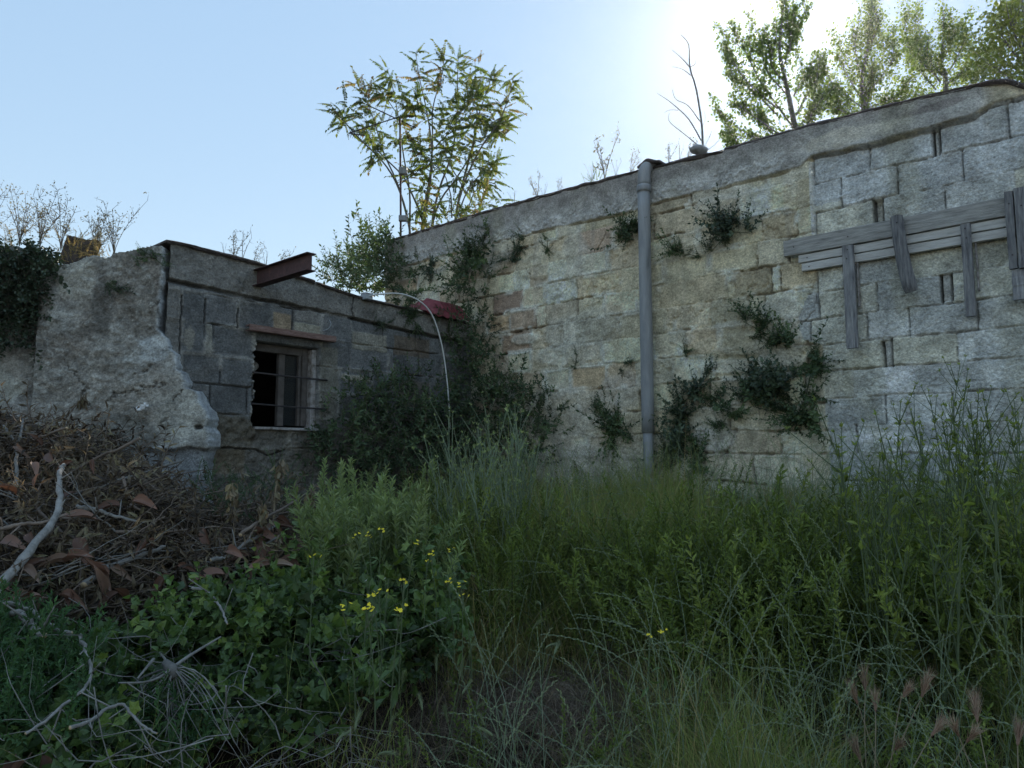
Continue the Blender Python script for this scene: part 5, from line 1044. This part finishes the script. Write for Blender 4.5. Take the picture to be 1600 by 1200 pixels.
# yellow flowers
def plant_flower(seed, n, mat_y=2):
    g = np.random.default_rng(seed); m = MB()
    t = np.linspace(0, 1, 7)[:, None]; p = np.array([g.normal(0, .05), g.normal(0, .05), 0]) * t ** 2 + UP * .42 * (t - 1); p = p - p[-1]; tube(m, p, np.linspace(.003, .002, 7), 4, .5, 1, cap=False)
    scat(m, T_LANCE, p[[1, 2, 3, 4]], frames(rdir(4, .3, g), rdir(4, .6, g)), [.09, .08, .07, .05], [.4, .6, .5, .7])
    for q in range(n):
        c = np.array([g.normal(0, .016), g.normal(0, .012), g.normal(.004, .008)]); tube(m, np.array([p[-2], (p[-2] + c) / 2 + [0, 0, .004], c]), [.0015, .0012, .001], 3, .5, 1, cap=False)
        k = 5; az = np.arange(k) * 1.2566 + g.uniform(0, 6); ax = np.array([g.normal(0, .4), -.5 + g.normal(0, .3), .8]); ax /= np.linalg.norm(ax); e1 = np.cross(ax, [1, 0, 0.2]); e1 /= np.linalg.norm(e1); e2 = np.cross(ax, e1)
        d = np.cos(az)[:, None] * e1 + np.sin(az)[:, None] * e2 + ax * .35; V, Fs, R_ = leaf_t(.8, .05, .05, mat_y); scat(m, (V, Fs, R_), np.tile(c, (k, 1)), frames(d, np.tile(ax, (k, 1))), g.uniform(.007, .011, k), g.uniform(0, 1, k))
    return m
FL = [(490, 870), (553, 835), (575, 837), (597, 829), (650, 850), (668, 877), (700, 858), (672, 866), (632, 909), (582, 932), (592, 924), (533, 946), (572, 951), (583, 948), (626, 954), (723, 931), (715, 911), (699, 909), (1016, 994), (1035, 988)]
g = np.random.default_rng(1300); pf = [plant_flower(1310 + i, [4, 3, 6, 3, 5][i]).build("yellow_flower", [L_BRAM, M_STEMG, L_YEL]) for i in range(5)]
for k, uv in enumerate(FL):
    o = pf[k] if k < 5 else pf[k % 5].copy()
    if k >= 5: COL.objects.link(o)
    o.location = onT([uv], .78 if k < 18 else .6)[0]; s = (.6 if k > 17 else g.uniform(.65, 1.0)); o.scale = (s, s, s); o.rotation_euler = (0, 0, g.normal(0, .5)); tag(o, "small bright yellow wildflower on a thin stem among the green leaves", "flower", "yellow wildflowers")
pw = plant_flower(1330, 1).build("white_flower", [L_BRAM, M_STEMG, L_WHT])
for k, uv in enumerate([(578, 908), (607, 905)]):
    o = pw if k == 0 else pw.copy()
    if k: COL.objects.link(o)
    o.location = onT([uv], .70)[0]; tag(o, "tiny white flower in the bramble leaves between yellow flowers", "flower", "tiny white flowers")

# foxtails and barley heads
def foxtail(seed, L, awn, n, nod, wide=.0011):
    g = np.random.default_rng(seed); m = MB(); t = np.linspace(0, 1, 10)[:, None]; az = g.uniform(0, 6.28); dv = np.array([math.cos(az), math.sin(az), 0])
    st = UP * .42 * (t - 1) + dv * (.05 * t ** 2 - .05); tube(m, st, np.linspace(.0022, .0014, 10), 4, .5, 1, cap=False)
    h = dv * (L * nod * t + 0) + UP * L * (1 - .6 * nod) * t - UP * L * nod * .5 * t ** 2; tube(m, h, np.concatenate([[.0015], np.full(7, .0042), [.003, .001]]), 5, .4, 0)
    i = g.uniform(0, 8.9, n); k = i.astype(int); p = h[k] + (h[k + 1] - h[k]) * (i - k)[:, None]; T = (h[-1] - h[0]) / np.linalg.norm(h[-1] - h[0]); d = rdir(n, 0, g) * .42 + T; d /= np.linalg.norm(d, axis=1)[:, None]
    s = np.cross(d, rdir(n, 0, g)); s /= np.linalg.norm(s, axis=1)[:, None]; L_ = awn * g.uniform(.6, 1.1, n)[:, None]
    V = np.stack([p - s * wide, p + s * wide, p + d * L_], 1).reshape(-1, 3); m.add(V, [(np.arange(3 * n).reshape(-1, 3), 0)], np.repeat(g.uniform(.2, 1, n), 3)); return m
FX = [(628, 1068), (608, 1135), (722, 1085), (733, 1022), (718, 1058), (745, 1108), (770, 1150), (758, 1135), (775, 1005), (832, 984), (852, 1013), (866, 1022), (786, 1125), (790, 952), (845, 945), (690, 868), (674, 882), (555, 1140), (525, 1160), (640, 1180), (682, 1050), (660, 1110), (590, 1180), (700, 1130)]
g = np.random.default_rng(1400); pf = [foxtail(1410 + i, .065, .030, 70, [.2, .5, .8, .35][i]).build("foxtail", [L_FOX, M_STEMG]) for i in range(4)]
for k, uv in enumerate(FX):
    o = pf[k] if k < 4 else pf[k % 4].copy()
    if k >= 4: COL.objects.link(o)
    o.location = onT([uv], .40)[0]; s = g.uniform(.8, 1.15); o.scale = (s, s, s); o.rotation_euler = (g.normal(0, .25), g.normal(0, .25), g.uniform(0, 6.28)); tag(o, "pale green bristly grass head on a thin stem in the trampled grass", "grass head", "pale green bristly grass heads")
BY = [(1340, 1100), (1368, 1112), (1408, 1092), (1440, 1090), (1455, 1150), (1498, 1150), (1527, 1128), (1345, 1190), (1398, 1172), (1352, 1080), (1510, 1160), (1590, 1165)]
pf = [foxtail(1430 + i, .05, .060, 120, [.1, .25, .4][i], .0009).build("barley_head", [L_BARL, M_STEMD]) for i in range(3)]
for k, uv in enumerate(BY):
    o = pf[k] if k < 3 else pf[k % 3].copy()
    if k >= 3: COL.objects.link(o)
    o.location = onT([uv], .50)[0]; s = g.uniform(.85, 1.1); o.scale = (s, s, s); o.rotation_euler = (g.normal(0, .2), g.normal(0, .25), g.uniform(0, 6.28)); tag(o, "pinkish long-bristled barley head in the green grass at the lower right", "grass head", "pinkish wild barley heads")

# ---- grass (nobody could count it)
def patch(x, y, u, v, ru, rv):          # 1 inside a ground patch seen at pixel (u,v)
    c = onT([(u, v)], 0)[0]; return np.exp(-(((x - c[0]) / ru) ** 2 + ((y - c[1]) / rv) ** 2) ** 1.5)
def field(n, g):
    o = np.zeros((0, 2))
    while len(o) < n:
        x = g.uniform(-3.6, 5.6, n); y = g.uniform(1.35, 9, n); dR = (x - J[0]) * N1[0] + (y - J[1]) * N1[1]; dL = (x - K[0]) * N2[0] + (y - K[1]) * N2[1]
        a = np.abs(x / y); ok = (dR > .06) & (dL > .06) & (a < 1.0) & (np.hypot(x, y) > 1.55)
        left = sstep(-.45, .05, x + .10 * (y - 2.5)); heap = sstep(3.9, 4.7, y) * (x > -1.2); w_ = np.maximum(left, np.where(x < -.4, .10, .25)); w_ = np.where((y > 4.3) & (x > -1.3), np.maximum(w_, .7), w_)
        w_ = np.where((x < -.95) & (y > 2.7), 0, w_); w_ = w_ * np.clip(2.6 / y, .35, 1); ok &= g.uniform(0, 1, n) < w_; o = np.vstack([o, np.stack([x, y], 1)[ok]])
    return o[:n]
def blades(mb, P0, h, lean, az, wd, r, seg=5, flat=0.0):
    n = len(P0); t = np.linspace(0, 1, seg)[None, :, None]; dv = np.stack([np.cos(az), np.sin(az), 0 * az], 1)[:, None]
    c = P0[:, None] + dv * (lean * h)[:, None, None] * t ** 1.7 + UP * (h[:, None, None] * (t - (lean * .45)[:, None, None] * t ** 2.4))
    fa = g.uniform(0, 6.28, n); sd = np.stack([np.cos(fa), np.sin(fa), 0 * fa], 1)[:, None] * (wd[:, None, None] * (1 - t ** 1.8 * .92) * .5)
    V = np.stack([c - sd, c + sd], 2).reshape(-1, 3); b = np.arange(n)[:, None] * seg * 2; k = np.arange(seg - 1)[None] * 2
    q = np.stack([b + k, b + k + 1, b + k + 3, b + k + 2], -1).reshape(-1, 4); mb.add(V, [(q, 0)], np.repeat(r, seg * 2))
g = np.random.default_rng(1500); N = 105000; xy = field(N, g); x, y = xy[:, 0], xy[:, 1]; z = terr(x, y)
cl = fbm(x + 40, y + 40, 1.8, 3, 1501); dry = np.clip(patch(x, y, 860, 1120, .62, .50) + .75 * patch(x, y, 1215, 905, .35, .28) + .6 * patch(x, y, 650, 1010, .22, .3) + .6 * patch(x, y, 640, 1190, .5, .25), 0, 1)
keep = g.uniform(0, 1, N) > np.maximum(dry * .85, .75 * sstep(.52, .68, fbm(x + 70, y + 20, 2.6, 3, 1507))); x, y, z, cl, dry = x[keep], y[keep], z[keep], cl[keep], dry[keep]; n = len(x)
h = (.24 + .46 * sstep(.3, .7, cl)) * g.uniform(.5, 1.2, n) * (1 - .62 * dry); h *= np.where(x < -.3, .8, 1.0); a_ = x / y; h = h * (1 - .62 * sstep(-.16, -.10, a_) * (1 - sstep(.10, .20, a_)) * (1 - sstep(3.0, 3.6, y))); h = h * (.55 + .45 * sstep(.2, 1.6, np.minimum((x - J[0]) * N1[0] + (y - J[1]) * N1[1], (x - K[0]) * N2[0] + (y - K[1]) * N2[1]))) * np.where(g.uniform(0, 1, n) < .25, 1.3, .85); lean = g.beta(1.5, 1.8, n) * 1.5
r = np.clip(.25 + .75 * fbm(x + 9, y, 1.3, 3, 1502) + g.normal(0, .18, n), .1, 1); r = np.where(g.uniform(0, 1, n) < .26 + .6 * dry, g.uniform(0, .10, n), r)
mb = MB(); blades(mb, np.stack([x, y, z - .01], 1), h, lean, g.uniform(0, 6.28, n), g.uniform(.0020, .0050, n) * np.clip(y / 3.4, .55, 1), r); o = mb.build("meadow_grass", L_GRASS, None, False)
tag(o, "tall wild green grass filling the foreground meadow", "grass", kind="stuff")
# trampled dead grass
mb = MB()
for (u, v, ru, rv, m_, hh) in [(860, 1120, .70, .55, 9000, .0), (1215, 905, .40, .30, 1500, .1), (650, 1010, .22, .30, 900, .25), (320, 1180, .4, .2, 700, .2), (1050, 1080, .5, .5, 1400, .05), (700, 1180, .5, .25, 1600, .05), (980, 880, .6, .4, 1200, .1)]:
    c = onT([(u, v)], 0)[0]; x = c[0] + g.normal(0, ru * .62, m_); y = c[1] + g.normal(0, rv * .62, m_); z = terr(x, y) + g.uniform(0, .07 + hh, m_)
    blades(mb, np.stack([x, y, z], 1), g.uniform(.05, .16, m_) + hh * .4 * g.uniform(0, 1, m_), g.uniform(.9, 2.0, m_) * (1 - hh * 1.6), g.uniform(0, 6.28, m_), g.uniform(.0018, .0042, m_), np.clip(g.beta(1.3, 2.2, m_) + .05, 0, 1), 4)
tag(mb.build("dead_grass", L_STRAW), "flattened brown dead grass in the trampled middle of the meadow", "grass", kind="stuff")
# arching rye-grass stems with spikelets
def rye(seed):
    g = np.random.default_rng(seed); m = MB(); t = np.linspace(0, 1, 14)[:, None]; le = g.uniform(.15, .75); p = np.array([1, 0, 0]) * le * t ** 1.9 + UP * (t - .55 * le * t ** 2.6); tube(m, p, np.linspace(.0024, .0011, 14), 3, .6, 1, cap=False)
    k = 22; tt = np.linspace(8.2, 12.9, k); i = tt.astype(int); q = p[i] + (p[i + 1] - p[i]) * (tt - i)[:, None]; T = p[i + 1] - p[i]; T /= np.linalg.norm(T, axis=1)[:, None]; sd = np.tile([1, -1], k // 2)[:, None] * np.cross(T, [0, 1, 0.0])
    scat(m, leaf_t(.26, .1, 0), q, frames(T + sd * .30, np.tile([0, 1.0, .2], (k, 1))), np.full(k, .020), np.full(k, .6))
    for b in range(2):
        j = int(g.integers(2, 6)); a = g.uniform(0, 6.28); d = np.array([math.cos(a), math.sin(a), .9]); L = g.uniform(.2, .35); e = p[j] + d * L * t[:7] / t[6] - UP * .2 * (t[:7] / t[6]) ** 2.2; w_ = np.linspace(.003, .0004, 7)[:, None] * np.array([-math.sin(a), math.cos(a), 0]); V = np.stack([e - w_, e + w_], 1).reshape(-1, 3)
        qd = np.array([[s * 2, s * 2 + 1, s * 2 + 3, s * 2 + 2] for s in range(6)]); m.add(V, [(qd, 0)], .4)
    return m.tmpl()
RYE = [rye(1600 + i) for i in range(7)]; mb = MB(); m_ = 1500; q = field(m_ * 2, g); q = q[(q[:, 0] > -.1 - .1 * (q[:, 1] - 2))][:m_]; z = terr(q[:, 0], q[:, 1])
pp = patch(q[:, 0], q[:, 1], 860, 1120, .6, .5); ok = g.uniform(0, 1, len(q)) > pp * .9; q, z = q[ok], z[ok]
for i, t in enumerate(RYE):
    s = np.arange(len(q)) % 7 == i; k = int(s.sum()); a = g.uniform(0, 6.28, k); R_ = np.zeros((k, 3, 3)); R_[:, 0, 0] = np.cos(a); R_[:, 1, 0] = np.sin(a); R_[:, 0, 1] = -np.sin(a); R_[:, 1, 1] = np.cos(a); R_[:, 2, 2] = 1
    scat(mb, t, np.stack([q[s, 0], q[s, 1], z[s]], 1), R_, g.uniform(.45, .85, k), g.uniform(.3, .9, k))
tag(mb.build("rye_grass", [L_FOX, M_STEMP]), "pale arching seed-bearing grass stems above the meadow", "grass", kind="stuff")
# low leafy undergrowth between the blades
mb = MB(); q = field(1500, g); ok = g.uniform(0, 1, 1500) > patch(q[:, 0], q[:, 1], 860, 1120, .6, .5); q = q[ok]; z = terr(q[:, 0], q[:, 1]); k = len(q)
for i, t in enumerate(S_WEED):
    s = np.arange(k) % 3 == i; m_ = int(s.sum()); scat(mb, t, np.stack([q[s, 0], q[s, 1], z[s]], 1), frames(g.normal(0, .35, (m_, 3)) + UP, rdir(m_, 0, g)), g.uniform(.18, .42, m_), g.uniform(0, .8, m_))
tag(mb.build("undergrowth", [L_WEED, M_STEMG]), "low leafy undergrowth between the grass blades", "undergrowth", kind="stuff")
# bare dead twigs tangled through the brambles
mb = MB(); g = np.random.default_rng(1700)
for poly, n, lf in [([(-60, 1000), (260, 980), (420, 1060), (330, 1190), (-60, 1200)], 70, (.34, .50)), ([(250, 1100), (560, 1080), (560, 1200), (250, 1200)], 34, (.15, .33)), ([(480, 930), (640, 940), (600, 1060), (480, 1040)], 22, (.3, .45))]:
    for p0 in onT(sample(poly, n, g), g.uniform(*lf, n)):
        L = g.uniform(.12, .45); d = np.array([g.normal(0, 1), g.normal(0, .35), g.normal(0, .55)]); d /= np.linalg.norm(d); t = np.linspace(0, 1, 8)[:, None]
        tube(mb, p0 + d * L * (t - .5) + rdir(1)[0] * g.uniform(.2, .9) * (t - .5) ** 2 * 2 * L + rdir(1)[0] * .02 * np.sin(t * 9), np.linspace(g.uniform(.0013, .0032), .0007, 8), 4, g.uniform(.4, 1))
tag(mb.build("dead_twigs", [M_BARK]), "thin bare dead twigs tangled through the bramble leaves", "twigs", kind="stuff")
# thin volume added to imitate lens glare towards the sun
hm, hn, hl = newmat("glare_haze"); hv_ = hn.new("ShaderNodeVolumePrincipled"); hv_.inputs["Density"].default_value = 0.0004; hv_.inputs["Anisotropy"].default_value = 0.88; hv_.inputs["Color"].default_value = (.95, .97, 1, 1)
ho = hn.new("ShaderNodeOutputMaterial"); hl.new(hv_.outputs[0], ho.inputs[1])
V = np.array([[x, y, z] for z in (-2, 20) for y in (-62, 142) for x in (-92, 92)], float)
mb = MB(); mb.add(V, [(np.array([[0, 2, 3, 1], [4, 5, 7, 6], [0, 1, 5, 4], [2, 6, 7, 3], [0, 4, 6, 2], [1, 3, 7, 5]]), 0)]); hz = mb.build("glare_haze", hm); hz["kind"] = "stuff"
